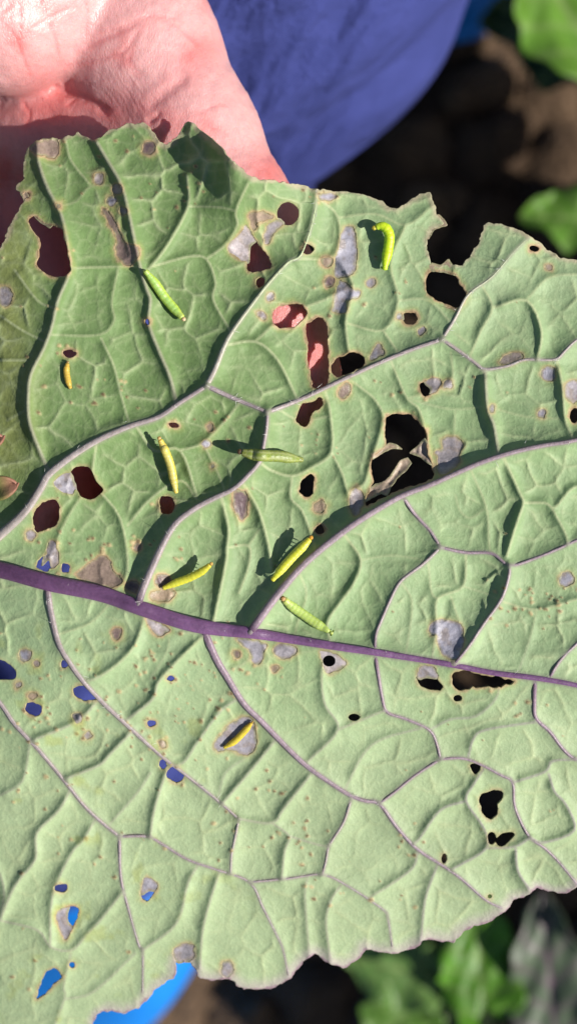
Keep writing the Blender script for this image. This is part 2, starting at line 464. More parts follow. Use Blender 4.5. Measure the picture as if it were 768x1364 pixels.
# minor veins built as ridges of the blade: points, ridge height, reach
def T(p, a=6.0, l=9.0): return (p, a, l)
MIN = [
 T([(66, 630), (51, 596), (39, 562), (37, 529), (41, 498), (58, 464), (69, 434), (77, 400), (93, 360), (90, 326), (81, 285), (64, 252), (52, 218), (50, 192)], 11, 10),
 T([(235, 538), (226, 502), (210, 464), (198, 430), (200, 400), (195, 384), (186, 353), (173, 292), (162, 248), (142, 212), (129, 190)], 11, 9.5),
 T([(190, 365), (200, 356), (223, 326), (250, 275), (249, 235)], 8, 10), T([(93, 360), (102, 357), (162, 355), (186, 355)], 4), T([(78, 275), (102, 268), (122, 248), (162, 248)], 3),
 T([(122, 248), (95, 214), (88, 186)], 4), T([(69, 446), (132, 446), (152, 427), (149, 402), (158, 355)], 3.5), T([(135, 451), (152, 488), (161, 525), (173, 566)], 4.5),
 T([(200, 356), (250, 342), (275, 345), (287, 376), (284, 399), (306, 440)], 5), T([(275, 345), (301, 325), (316, 300), (314, 281), (330, 245)], 5), T([(250, 275), (290, 276), (314, 281)], 4),
 T([(433, 520), (440, 554), (441, 602), (416, 622), (389, 634), (362, 627), (347, 617)], 7, 10), T([(441, 602), (456, 632), (463, 656), (478, 690)], 6), T([(463, 504), (485, 520), (500, 534), (510, 560), (494, 615), (484, 645), (463, 656)], 6),
 T([(323, 643), (341, 673), (350, 697), (358, 730), (362, 760)], 9, 10), T([(294, 660), (304, 703), (302, 730), (300, 752), (287, 815), (284, 832)], 10, 11), T([(302, 730), (331, 727), (331, 754), (318, 790)], 5),
 T([(331, 727), (345, 705)], 4), T([(389, 634), (387, 663), (402, 680), (416, 717), (420, 735)], 6), T([(645, 493), (648, 541), (657, 568), (663, 606)], 12, 11),
 T([(741, 480), (748, 514), (752, 558), (762, 584)], 8), T([(520, 480), (528, 500), (542, 531), (559, 548), (569, 598), (573, 640)], 6), T([(542, 531), (600, 545), (648, 541)], 3), T([(606, 545), (604, 590), (612, 625)], 3),
 T([(648, 541), (700, 555), (752, 558)], 3), T([(669, 608), (691, 656), (696, 670), (687, 697), (674, 740)], 9, 10), T([(696, 670), (725, 670), (738, 676), (758, 653), (775, 645)], 6), T([(735, 678), (752, 710), (755, 725)], 6),
 T([(626, 625), (647, 676), (650, 717), (652, 735)], 4), T([(647, 676), (626, 690), (612, 680), (606, 660)], 3), T([(458, 712), (480, 746), (470, 778), (453, 802), (436, 829), (440, 858)], 7, 10), T([(480, 746), (520, 740), (560, 745)], 3),
 T([(399, 765), (408, 792), (396, 830), (392, 850)], 4), T([(620, 737), (616, 781), (582, 798), (581, 835), (575, 875)], 5), T([(570, 750), (574, 788), (582, 798)], 4), T([(600, 795), (610, 825), (622, 860)], 4), T([(616, 781), (645, 790), (665, 800)], 3),
 T([(670, 802), (714, 812), (768, 798), (800, 790)], 5), T([(714, 812), (705, 850), (690, 895)], 3), T([(533, 774), (548, 800), (545, 840), (540, 870)], 3.5),
 T([(623, 1008), (630, 984), (647, 972), (711, 962)], 5), T([(576, 970), (600, 958), (633, 954), (660, 930), (665, 905)], 4), T([(684, 1042), (725, 1028), (735, 1014), (765, 1012)], 6), T([(730, 1031), (738, 1055), (753, 1072), (764, 1106), (725, 1122), (708, 1118)], 6),
 T([(643, 1025), (630, 1045), (620, 1067), (643, 1102), (647, 1130), (603, 1157)], 6), T([(620, 1067), (586, 1079), (559, 1116), (550, 1124)], 6), T([(647, 1130), (684, 1128), (705, 1116)], 6), T([(686, 1130), (689, 1160), (704, 1184)], 7),
 T([(582, 1152), (566, 1197), (560, 1255)], 5), T([(491, 1196), (520, 1178), (549, 1156), (556, 1134)], 5), T([(453, 1180), (440, 1200), (434, 1229), (440, 1280)], 5), T([(433, 868), (428, 905), (433, 940), (450, 972), (409, 1015)], 5), T([(450, 972), (510, 947)], 5),
 T([(460, 1050), (484, 1004), (510, 984), (560, 970)], 4), T([(368, 984), (338, 1021), (297, 1069)], 7), T([(418, 1026), (379, 1075), (362, 1096), (318, 1091)], 7), T([(362, 1096), (385, 1114), (379, 1133), (375, 1170)], 6), T([(385, 1114), (426, 1126), (438, 1126)], 5),
 T([(318, 930), (294, 947), (264, 987), (247, 1013), (235, 1020)], 6), T([(300, 895), (330, 880), (345, 850)], 4), T([(409, 1169), (406, 1197), (412, 1276)], 4), T([(293, 1160), (280, 1199), (270, 1239), (266, 1290)], 6), T([(264, 1152), (250, 1177), (235, 1230), (190, 1266)], 5),
 T([(108, 904), (125, 905), (156, 885), (179, 860), (190, 830), (192, 812)], 7), T([(168, 960), (203, 931), (210, 910), (230, 887), (260, 857), (272, 846)], 8), T([(178, 972), (146, 1005), (132, 1019), (91, 1036)], 8), T([(130, 934), (102, 961), (47, 985)], 7),
 T([(95, 1050), (78, 1080), (49, 1110), (47, 1145), (20, 1180), (0, 1226)], 7), T([(146, 1098), (183, 1056), (200, 1030)], 4), T([(224, 1020), (206, 1076), (200, 1114)], 7), T([(128, 1090), (110, 1120), (95, 1137), (70, 1194), (67, 1262)], 6),
 T([(0, 1226), (50, 1239), (67, 1261), (95, 1266), (115, 1246), (135, 1224), (161, 1191)], 6), T([(95, 1268), (85, 1314), (86, 1331), (60, 1400)], 4), T([(86, 1331), (125, 1321), (180, 1270)], 4), T([(0, 1226), (5, 1180), (-20, 1120)], 5),
 T([(0, 1060), (30, 1040), (40, 990)], 4), T([(290, 1064), (300, 1030), (326, 1010)], 3), T([(78, 845), (120, 830), (150, 800)], 4), T([(217, 820), (225, 860), (200, 905)], 3),
 T([(130, 585), (125, 640), (160, 690), (170, 760), (150, 792)], 6, 10), T([(125, 640), (90, 690), (60, 760)], 4), T([(180, 565), (205, 600), (240, 600), (262, 660)], 7, 10), T([(240, 600), (270, 590), (300, 560), (320, 535)], 6), T([(270, 590), (290, 630), (300, 655)], 4),
 T([(170, 700), (200, 665), (240, 640), (262, 665)], 5), T([(370, 545), (400, 560), (440, 554)], 4), T([(421, 262), (450, 290), (445, 340), (395, 345)], 5), T([(450, 290), (500, 285), (540, 300), (575, 275)], 4), T([(445, 340), (470, 380), (460, 430), (470, 498)], 7), T([(460, 430), (510, 440), (530, 400), (520, 350), (540, 300)], 5),
 T([(510, 440), (530, 470)], 5), T([(530, 400), (570, 400), (600, 430)], 4), T([(300, 460), (340, 455), (370, 480), (395, 530)], 7, 10), T([(340, 455), (380, 420), (430, 400), (470, 380)], 5), T([(640, 378), (655, 410), (640, 440), (625, 475)], 5), T([(655, 410), (700, 400), (720, 440), (715, 478)], 8),
 T([(700, 400), (730, 370), (770, 365)], 4), T([(600, 470), (598, 510), (542, 531)], 4), T([(0, 480), (35, 480)], 4), T([(10, 560), (37, 545)], 3), T([(20, 360), (50, 400), (72, 410)], 4), T([(0, 420), (30, 440), (60, 455)], 4),
]

def circ(cx, cy, rx, ry=None, rot=0, n=14):
    ry = ry or rx
    a = np.linspace(0, 2 * math.pi, n, endpoint=False)
    x = rx * np.cos(a); y = ry * np.sin(a); c, s = math.cos(rot), math.sin(rot)
    return [(cx + u * c - v * s, cy + u * s + v * c) for u, v in zip(x, y)]
def C(zf, cx, cy, rx, ry=None, rot=0):
    k = zf((0, 0), (1, 0)); sc = k[1][0] - k[0][0]; q = zf((cx, cy))[0]
    return circ(q[0], q[1], rx * sc, (ry or rx) * sc, rot)
# holes: polygon, strength of the tan rim
HOLES = [
 (z3((115, 415), (140, 410), (165, 430), (195, 445), (240, 455), (255, 510), (275, 590), (270, 630), (210, 645), (150, 605), (150, 570), (160, 505), (130, 460)), 1), (C(z3, 106, 325, 14), 1),
 (C(z4, 393, 162, 42, 46), .25), (z4((225, 210), (240, 225), (268, 270), (300, 310), (325, 350), (320, 375), (270, 390), (235, 385), (230, 350), (200, 340), (165, 310), (160, 285), (195, 250)), .6),
 (z4((335, 560), (350, 535), (400, 515), (440, 520), (465, 545), (460, 570), (420, 605), (370, 610), (340, 595)), 1),
 ([(406, 438), (416, 426), (426, 423), (433, 430), (435, 450), (437, 480), (437, 500), (434, 512), (423, 517), (416, 514), (413, 495), (409, 478), (411, 465)], .9),
 ([(443, 480), (455, 475), (467, 469), (480, 472), (485, 482), (483, 488), (470, 494), (455, 500), (447, 501), (441, 490)], .7),
 (z7((435, 210), (450, 175), (490, 160), (515, 145), (530, 155), (525, 185), (490, 210), (480, 245), (460, 260), (440, 250), (425, 240)), .5),
 (C(z4, 470, 300, 23), .4), (C(z4, 280, 432, 19), .4), (C(z5, 110, 572, 32, 26), .8), (z8((148, 90), (165, 86), (200, 72), (230, 80), (225, 110), (190, 135), (165, 140), (150, 120)), .8),
 ([(513, 556), (522, 553), (545, 553), (555, 560), (559, 568), (567, 573), (567, 590), (570, 605), (575, 620), (574, 637), (552, 646), (520, 657), (500, 668), (488, 674), (487, 664), (495, 648), (497, 640), (494, 622), (496, 608), (508, 600), (515, 592), (513, 575)], .9),
 (z7((440, 510), (450, 475), (480, 450), (497, 460), (495, 500), (480, 535), (455, 535)), .8), (C(z7, 520, 665, 19), 1.2),
 ([(93, 630), (101, 622), (117, 622), (125, 633), (129, 642), (137, 650), (136, 656), (122, 665), (109, 662), (101, 652), (97, 658), (88, 657), (78, 652), (72, 642), (85, 631)], .3),
 (y1((140, 110), (175, 85), (220, 80), (238, 120), (225, 170), (190, 190), (150, 205), (135, 170)), .5), (C(y1, 655, 97, 34), .5),
 (y1((150, 320), (180, 285), (200, 240), (225, 255), (228, 330), (195, 345), (180, 355), (145, 345)), .5), (y1((250, 330), (275, 335), (268, 360), (245, 352)), .8),
 (y4((-10, -2), (30, 10), (62, 40), (60, 70), (20, 75), (-10, 70)), .2), (C(y4, 132, 190, 32, 27), .6), (y4((288, 112), (315, 95), (340, 110), (375, 145), (370, 155), (320, 155), (290, 135)), .4), (C(y4, 252, 15, 14), .4),
 (C(y4, 640, 408, 14, 19), .4), (C(y4, 690, 450, 36, 28, .7), .4), (C(b7, 162, 158, 15, 13), .5), (b7((150, 230), (168, 213), (190, 206), (208, 214), (206, 235), (194, 262), (175, 295), (162, 270)), 1),
 (b7((380, 142), (395, 130), (420, 150), (415, 168), (403, 182), (385, 192), (375, 178)), .5), (b7((97, 455), (105, 420), (125, 380), (150, 373), (165, 395), (145, 415), (120, 440)), .5), (C(b7, 193, 363, 7), .5),
 (y3((145, 565), (180, 550), (205, 560), (220, 600), (235, 630), (225, 650), (180, 645), (150, 630), (135, 605)), .4), (y3((275, 600), (300, 574), (340, 576), (420, 592), (520, 610), (510, 622), (470, 635), (440, 640), (420, 632), (370, 642), (355, 634), (320, 650), (285, 640)), .6),
 (C(y3, 298, 680, 17, 14), .3), (y2((520, 490), (575, 500), (620, 535), (610, 555), (560, 585), (540, 570), (525, 520)), .4), (C(y2, 653, 755, 22, 14), .2), (y6((345, 235), (365, 228), (390, 240), (370, 270), (355, 260)), .3),
 (y6((385, 360), (410, 340), (440, 330), (470, 335), (472, 360), (455, 390), (455, 420), (425, 450), (400, 430), (388, 400)), .4), (C(y6, 432, 522, 18, 25), .3), (y6((445, 525), (480, 500), (515, 497), (520, 515), (480, 550), (455, 550)), .3),
 (C(y6, 245, 602, 11, 20), .3), (C(b8, 535, 180, 6), .3), (C(z5, 600, 298, 20, 12), 1), (C(z6, 275, 207, 27, 14), .8), (C(z6, 580, 85, 13), .6), (C(y4, 595, 248, 18, 15), .5), (C(y4, 672, 70, 14, 11), .4), (C(z8, 757, 215, 18, 30), .8),
 (z5((176, 400), (200, 385), (250, 390), (288, 405), (310, 440), (330, 470), (325, 500), (290, 535), (240, 510), (195, 490), (175, 460)), .8), (C(z6, 685, 492, 22, 9, .35), .9),
]
# dry grey "window" patches: polygon, tone (0 lilac grey, 1 tan, 2 dark brown lilac, 3 pale), sink
PATCH = [
 (z4((605, 230), (625, 210), (650, 220), (665, 280), (660, 350), (650, 395), (600, 415), (575, 400), (580, 350), (595, 290)), 0), (z4((590, 430), (610, 425), (650, 460), (680, 465), (670, 490), (625, 510), (620, 550), (570, 545), (575, 500)), 0),
 (C(z4, 555, 430, 20), 2), (C(z4, 545, 350, 25, 20), 1.3), (z4((310, 215), (345, 185), (375, 195), (370, 215), (335, 240), (320, 280), (300, 275)), .3), (z4((245, 160), (300, 155), (335, 175), (310, 190), (265, 200), (270, 220), (255, 230), (240, 190)), 1.2),
 (C(z4, 325, 490, 16), 0), (C(z4, 290, 560, 22, 12, .5), .3), (z4((515, 85), (560, 80), (585, 95), (550, 108), (520, 105)), 0), (C(z4, 722, 435, 19), 0), (z4((715, 735), (728, 695), (750, 672), (764, 690), (768, 720)), 0),
 (C(z7, 615, 120, 21, 32, .4), 1.6), (z7((175, 520), (225, 515), (240, 570), (215, 630), (185, 590)), 2), (C(z7, 90, 265, 15), 1), (C(z7, 72, 330, 18, 14), 0), (C(z7, 97, 418, 12), 0), (C(z7, 660, 555, 29, 58), .3), (C(z7, 520, 578, 25), 1),
 (z8((235, 310), (290, 300), (318, 330), (300, 375), (310, 400), (250, 445), (220, 440), (215, 380), (205, 360), (240, 345)), .3), (C(z8, 655, 52, 29), 0), (C(z8, 630, 210, 17), 0), (C(z8, 435, 190, 11, 16), 0), (C(z8, 260, 95, 22, 18), 0), (C(z8, 752, 120, 36, 45), .2),
 (y3((185, 410), (200, 380), (240, 370), (310, 390), (320, 440), (315, 490), (280, 530), (240, 510), (220, 470), (215, 435), (195, 430)), 0), (C(y3, 725, 210, 28), 0),
 (y2((190, 440), (250, 450), (310, 465), (300, 500), (280, 550), (250, 535), (240, 490), (210, 470)), .1), (C(y2, 380, 493, 45, 30), .2), (y1((580, 540), (655, 575), (660, 595), (620, 612), (590, 575)), 3),
 (y1((300, 370), (360, 320), (400, 295), (430, 310), (440, 345), (480, 385), (470, 410), (410, 420), (340, 395)), 1.5), (C(y1, 525, 420, 30, 22), 2), (y1((595, 440), (680, 430), (670, 470), (605, 470)), 1), (C(y1, 640, 395, 30, 28), 2),
 (C(y1, 120, 215, 22), .3), (C(y1, 100, 690, 25), 0), (C(y1, 145, 720, 12), .5), (C(y4, 130, 140, 18, 13), 1), (C(y4, 305, 225, 20), .2), (C(y4, 345, 295, 16), 0), (C(y4, 72, 97, 14), .3),
 (y5((105, 150), (150, 90), (200, 50), (240, 45), (265, 90), (265, 170), (220, 195), (170, 175), (120, 180)), .1), (z3((120, 140), (160, 110), (222, 106), (235, 150), (215, 185), (180, 170), (140, 165)), 1.6), (C(z3, 388, 258, 22), .4), (C(z3, 462, 303, 20), .6), (C(z3, 437, 347, 22), 0), (C(z3, 483, 388, 15), .2),
 (C(z3, 20, 720, 28, 40), .3), (z3((400, 380), (430, 390), (465, 450), (490, 510), (540, 530), (545, 570), (500, 600), (455, 560), (460, 500), (430, 440)), 1.7), (C(z3, 585, 140, 26), 2), (b7((462, 320), (500, 304), (516, 318), (515, 345), (495, 352), (470, 350)), .2), (C(b7, 605, 375, 18, 22), .2),
 (C(z5, 70, 565, 15), 0), (C(z5, 155, 622, 11, 20, .6), 0), (C(z5, 655, 372, 14), .8), (z5((460, 745), (495, 715), (540, 710), (555, 730), (500, 752)), .6), (C(y2, 342, 563, 14), 1), (C(y2, 192, 507, 14), 1.7), (C(y1, 540, 262, 18, 15), 1.8), (C(y1, 460, 605, 22, 26), 1.8), (C(y4, 638, 330, 15), 1), (C(z3, 230, 365, 12), 2),
]
# patches that cover only part of a hole (the rest of the hole stays open)
HALF = [
 (z4((225, 206), (240, 222), (268, 268), (245, 290), (240, 350), (228, 353), (200, 345), (162, 312), (156, 285), (195, 246)), 3), (z8((165, 84), (200, 68), (234, 78), (229, 112), (192, 138), (190, 110)), .3),
 ([(70, 642), (85, 628), (94, 629), (102, 653), (97, 660), (88, 659), (77, 654)], .1), (y1((164, 335), (180, 282), (200, 236), (228, 253), (230, 333), (205, 345), (195, 310), (180, 318)), .3),
 (b7((147, 230), (168, 210), (186, 205), (180, 225), (180, 245), (190, 258), (196, 264), (175, 298), (160, 272)), .2), (b7((378, 140), (395, 127), (423, 150), (418, 166), (395, 165), (378, 176)), .1), (y3((142, 563), (180, 546), (208, 558), (222, 602), (180, 598), (142, 604)), .2),
]

OUTc = np.array(OUT, float)
HP = [(catmull(h, 3, True), r) for h, r in HOLES]
PP = [(catmull(h, 3, True), t) for h, t in PATCH]
MID = catmull(MIDRIB, 5)
LATc = [(catmull(p[0], 5),) + tuple(p[1:]) for p in LAT]
MINc = [(catmull(p[0], 4), p[1], p[2]) for p in MIN]
MID_W = ([-150, 0, 135, 260, 335, 385, 500, 600, 768, 960], [12, 11, 11, 9.6, 7.4, 5.8, 4.6, 3.8, 2.8, 1.3])

def near_mask(P, line, r):
    lo = line.min(0) - r; hi = line.max(0) + r
    return np.nonzero((P[:, 0] > lo[0]) & (P[:, 0] < hi[0]) & (P[:, 1] > lo[1]) & (P[:, 1] < hi[1]))[0]

def base_h(P):
    """broad shape of the leaf in pixels of height"""
    x, y = P[:, 0], P[:, 1]
    h = np.zeros(len(P))
    h -= 36 * smooth01(95, -130, x) ** 1.3                       # left flank bends away
    h -= 30 * smooth01(330, 180, y) * smooth01(280, 60, x)       # upper left margin dips towards the hand
    lob = smooth01(345, 205, y)                                   # curled lobe at the top
    h += 66 * smooth01(242, 322, x) * smooth01(450, 335, x) * lob
    h += 5 * np.sin((x - 250) / 8.0 - y / 40) * smooth01(240, 262, x) * smooth01(345, 300, x) * smooth01(290, 200, y)
    h -= .26 * np.maximum(0, y - 870) + 22 * smooth01(1180, 1420, y)
    h -= 40 * smooth01(760, 1000, x) ** 1.5
    h += 9 * fbm(x / 260, y / 260, 21, 2) + 5 * fbm(x / 110, y / 110, 33, 2)
    # wavy, ruffled margins
    return h

def leaf_eval(P, want_col=True):
    x, y = P[:, 0], P[:, 1]
    n = len(P)
    h = base_h(P)
    acc = np.zeros(n)
    veinline = np.zeros(n); purple = np.zeros(n); mind = np.full(n, 1e9)
    d_all = np.full(n, 60.0)
    def ridge(d, A, L):
        d = np.sqrt(d * d + 9.0) - 3.0
        return A * (.56 * np.exp(-d / (.6 * L)) + .44 * np.exp(-d / (2.2 * L)))
    ix = near_mask(P, MID, 130)
    d, t = poly_dist(P[ix], MID)
    acc[ix] += ridge(d, 17, 18) ** 3; mind[ix] = np.minimum(mind[ix], d)
    w = np.interp(x[ix], *MID_W)
    v = smooth01(w + 5, w * .5, d); veinline[ix] = np.maximum(veinline[ix], v); purple[ix] = np.maximum(purple[ix], v * .8)
    for line, w0, w1, A, L, c0, c1 in LATc:
        ix = near_mask(P, line, 110)
        if not len(ix): continue
        d, t = poly_dist(P[ix], line)
        up_ = 1.18
        acc[ix] += ridge(d, A * up_, L) ** 3; mind[ix] = np.minimum(mind[ix], d)
        w = w0 + (w1 - w0) * t
        v = smooth01(w * .9 + 3, w * .3, d)
        veinline[ix] = np.maximum(veinline[ix], v); purple[ix] = np.maximum(purple[ix], v * np.maximum(0, c0 + (c1 - c0) * t))
    minor = np.zeros(n); big_ = np.zeros(n)
    for line, A, L in MINc:
        ix = near_mask(P, line, 60)
        if not len(ix): continue
        d, t = poly_dist(P[ix], line)
        fade = smooth01(0, .12, t) * .5 + .5
        acc[ix] += ridge(d, 1.55 * A * fade, L * .85) ** 3; mind[ix] = np.minimum(mind[ix], d)
        minor[ix] = np.maximum(minor[ix], smooth01(2.6 * max(1, A / 6), .5, d) * min(1, A / 5)); big_[ix] = np.maximum(big_[ix], (A > 10.5) * smooth01(8, 3, d))
    h += np.cbrt(acc)
    # finer net of small veins and blisters
    wx = x + 6 * fbm(x / 34, y / 34, 51, 2); wy = y + 6 * fbm(x / 34, y / 34, 61, 2)
    a1, a2, tl1 = worley(wx / 44, wy / 44, 71, True); e1 = a2 - a1
    b1, b2 = worley(wx / 19, wy / 19, 81); e2 = b2 - b1
    q = smooth01(0, 16, mind)
    n1 = np.clip(.25 + 1.3 * vnoise(x / 60, y / 60, 15), .3, 1.3); d1 = e1 * 23; d2 = e2 * 9.5
    lo_ = .72 - .24 * smooth01(820, 920, y)
    q = q * lo_
    h += q * n1 * 3.4 * (.7 * np.exp(-d1 / 2.3) + .3 * np.exp(-d1 / 8)) + q * (1 - np.exp(-d1 / 6)) * 10 * tl1 + q * .6 * np.exp(-d2 / 1.8) + .35 * fbm(x / 22, y / 22, 91, 2)
    # specks: small raised corky dots
    sp = np.zeros(n)
    xo = np.argsort(x); xsrt = x[xo]; ylo, yhi = y.min(), y.max()
    for (cx, cy, r) in SPECKS:
        rr_ = 2.6 * r + 2
        if cx < xsrt[0] - rr_ or cx > xsrt[-1] + rr_ or cy < ylo - rr_ or cy > yhi + rr_: continue
        i_, j_ = np.searchsorted(xsrt, (cx - rr_, cx + rr_)); ix = xo[i_:j_]
        ix = ix[np.abs(y[ix] - cy) < rr_]
        if len(ix):
            dd = np.hypot(x[ix] - cx, (y[ix] - cy) * 1.15) / r * (1 + .55 * fbm(x[ix] / 3.5, y[ix] / 3.5, 43, 2))
            sp[ix] = np.maximum(sp[ix], smooth01(1.5, .35, dd))
    h += 1.6 * sp
    if not want_col: return h
    # ---- colour of the blade, with its sunlit lower half painted in
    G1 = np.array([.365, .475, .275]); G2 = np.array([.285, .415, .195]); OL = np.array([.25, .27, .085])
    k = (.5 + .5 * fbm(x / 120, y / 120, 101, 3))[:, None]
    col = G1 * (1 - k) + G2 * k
    lw = (smooth01(820, 1080, y) * .75)[:, None]  # sun on the lower half, put into the colour as a paler mix
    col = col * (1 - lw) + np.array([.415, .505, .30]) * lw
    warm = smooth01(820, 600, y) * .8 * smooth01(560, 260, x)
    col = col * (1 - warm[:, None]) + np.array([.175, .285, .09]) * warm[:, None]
    col = col * (1 - .05 * smooth01(900, 700, y))[:, None]  # upper half, turned less to the sun, dimmed in the colour
    ol = smooth01(75, 10, x + 8 * fbm(x / 30, y / 30, 5, 2)) * smooth01(680, 600, y)
    col = col * (1 - ol[:, None] * .75) + OL * ol[:, None] * .75
    net = np.clip(q / lo_ * (.62 * n1 * np.exp(-d1 / 1.7) + .25 * np.exp(-d2 / 1.3)), 0, .8)
    col = col * (1 - net[:, None]) + np.array([.47, .53, .30]) * net[:, None]
    mn = minor * .85
    lowr = np.maximum(smooth01(380, 620, x) * smooth01(800, 1000, y), .55 * smooth01(850, 950, y))
    mc = np.array([.46, .51, .29]) * (1 - lowr[:, None]) + np.array([.34, .31, .29]) * lowr[:, None]
    mc = mc * (1 - big_[:, None] * .8) + np.array([.36, .335, .26]) * big_[:, None] * .8
    col = col * (1 - mn[:, None]) + mc * mn[:, None]
    vc = np.array([.36, .36, .27]) * (1 - purple[:, None]) + np.array([.17, .095, .18]) * purple[:, None]
    vl = veinline[:, None] * .85
    col = col * (1 - vl) + vc * vl
    # hole rims and dry patch rims
    jit = fbm(x / 5, y / 5, 201, 2)
    for poly, r, kind_ in [(p, r, True) for p, r in HP] + [(p, .45 + .25 * min(t, 1.5), False) for p, t in PP]:
        ix = near_mask(P, poly, 14)
        if not len(ix) or r <= 0: continue
        d = -poly_sdf(P[ix], poly) + (2.2 * jit[ix] if kind_ else patch_jit(P[ix]) + .8 * jit[ix])
        hal = (smooth01(11, 2, d) * np.clip(.3 + 1.2 * vnoise(P[ix, 0] / 11, P[ix, 1] / 11, 87), 0, 1))[:, None] * .55 * min(r, 1)
        col[ix] = col[ix] * (1 - hal) + np.array([.42, .43, .14]) * hal
        tn = (smooth01(4.6, .8, d) * np.clip(.55 + 1.3 * vnoise(P[ix, 0] / 7, P[ix, 1] / 7, 77), 0, 1))[:, None] * min(1.15 * r, 1)
        col[ix] = col[ix] * (1 - tn) + np.array([.55, .40, .24]) * tn
        br = smooth01(1.6, .2, d)[:, None] * min(r, 1) * .6
        col[ix] = col[ix] * (1 - br) + np.array([.22, .12, .06]) * br
    dm = np.abs(poly_sdf_big(P, OUTc)) + 2.5 * jit
    wide = 4 + 6 * smooth01(360, 300, y) * smooth01(.35, .6, vnoise(x / 40, y / 40, 63)) + 16 * smooth01(1100, 1250, y) * smooth01(0, 200, x) + 3 * smooth01(500, 700, x)
    mr = smooth01(1, 0, dm / wide)[:, None] * .75
    mcol = np.array([.52, .42, .30]) * (1 - smooth01(900, 1200, y))[:, None] + np.array([.50, .42, .42]) * smooth01(900, 1200, y)[:, None]
    col = col * (1 - mr) + mcol * mr
    mr = smooth01(2.4, .3, dm)[:, None] * smooth01(900, 1200, y)[:, None] * .7
    col = col * (1 - mr) + np.array([.30, .16, .24]) * mr
    # small specks
    s_ = (sp * .85)[:, None]
    col = col * (1 - s_) + np.array([.54, .41, .22]) * s_
    s2 = smooth01(.6, 1, sp)[:, None] * (hash2(np.floor(x / 9), np.floor(y / 9), 3) > .45)[:, None] * .75
    col = col * (1 - s2) + np.array([.15, .09, .05]) * s2
    yb = smooth01(.35, .75, fbm(x / 26, y / 26, 301, 3)) * smooth01(700, 950, y) * smooth01(420, 200, x) * .5
    col = col * (1 - yb[:, None]) + np.array([.36, .40, .12]) * yb[:, None]
    return h, np.clip(col, .01, .9)

SPECKS = []
def cluster(cx, cy, rx, ry, n, r0=1.4, r1=3.5):
    for _ in range(n):
        SPECKS.append((cx + rng.randn() * rx, cy + rng.randn() * ry, rng.uniform(r0, r1)))
for a in ((205, 940, 60, 35, 46), (240, 880, 30, 20, 16), (690, 795, 18, 14, 12, 1.5, 3.6), (750, 800, 14, 18, 8, 1.5, 3.4), (145, 735, 45, 18, 14), (150, 520, 24, 18, 12), (100, 720, 30, 10, 8), (400, 1120, 22, 18, 16, 1.5, 3.2), (360, 1055, 22, 12, 8),
          (545, 1130, 14, 12, 7), (440, 1185, 30, 14, 8), (60, 950, 40, 30, 14), (90, 1040, 50, 40, 12), (140, 1150, 60, 40, 12), (290, 1120, 20, 20, 8), (60, 450, 30, 60, 16), (240, 250, 26, 20, 10), (140, 260, 30, 40, 12), (430, 600, 14, 16, 10, .9, 2), (360, 900, 20, 14, 8), (590, 520, 40, 20, 8),
          (680, 940, 30, 15, 6), (60, 1300, 40, 40, 6), (500, 1200, 40, 15, 6), (500, 420, 40, 40, 8), (290, 560, 20, 14, 6), (384, 760, 330, 300, 70, .8, 1.8), (210, 950, 80, 50, 40, 1, 2.6), (100, 960, 60, 50, 20), (720, 800, 30, 20, 14, 1.4, 3), (220, 740, 20, 14, 8), (420, 260, 40, 6, 12, 1.5, 3.5), (60, 200, 20, 14, 8)):
    cluster(*a)

def to_world(P, h):
    return px2w(P[:, 0], P[:, 1], ZL + h * PXM)

leaf = empty('cabbage_leaf', px2w(-150, 742, ZL))
LEAF_LOC = np.array(leaf.location)
tag(leaf, 'large pale green cabbage leaf, underside up, riddled with holes, purple midrib, held in a hand', 'leaf')

def under_leaf(name, P, faces, h, col, mat, thick, parent=None):
    par = parent or leaf
    loc = LEAF_LOC
    o = mesh_obj(name, to_world(P, h) - loc, faces, mat, par, col)
    if thick: solidify(o, thick)
    return o

# blade
xs = np.concatenate([np.arange(-142, -8, 5.0), np.arange(-8, 778, 1.9), np.arange(778, 1012, 5.0)])
ys = np.concatenate([np.arange(150, 1372, 1.9), np.arange(1372, 1446, 4.0)])
XX, YY = np.meshgrid(xs, ys)
GP = np.stack([XX.ravel(), YY.ravel()], -1)
jx = 1.5 * fbm(GP[:, 0] / 6, GP[:, 1] / 6, 401, 2) + 1.6 * (np.abs(fbm(GP[:, 0] / 13, GP[:, 1] / 13, 431, 1)) - .4)
field = poly_sdf_big(GP, OUTc) + 1.4 * jx
for poly, r in HP:
    ix = near_mask(GP, poly, 8)
    field[ix] = np.minimum(field[ix], -poly_sdf(GP[ix], poly) + (1.35 * jx[ix] if r > .3 else .4 * jx[ix]))
for poly, t in PP:
    ix = near_mask(GP, poly, 8)
    field[ix] = np.minimum(field[ix], -poly_sdf(GP[ix], poly) + patch_jit(GP[ix]))
P, F = clip_grid(xs, ys, field)
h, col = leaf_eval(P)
blade = under_leaf('blade', P, F, h, col, M_LEAF, .00032)

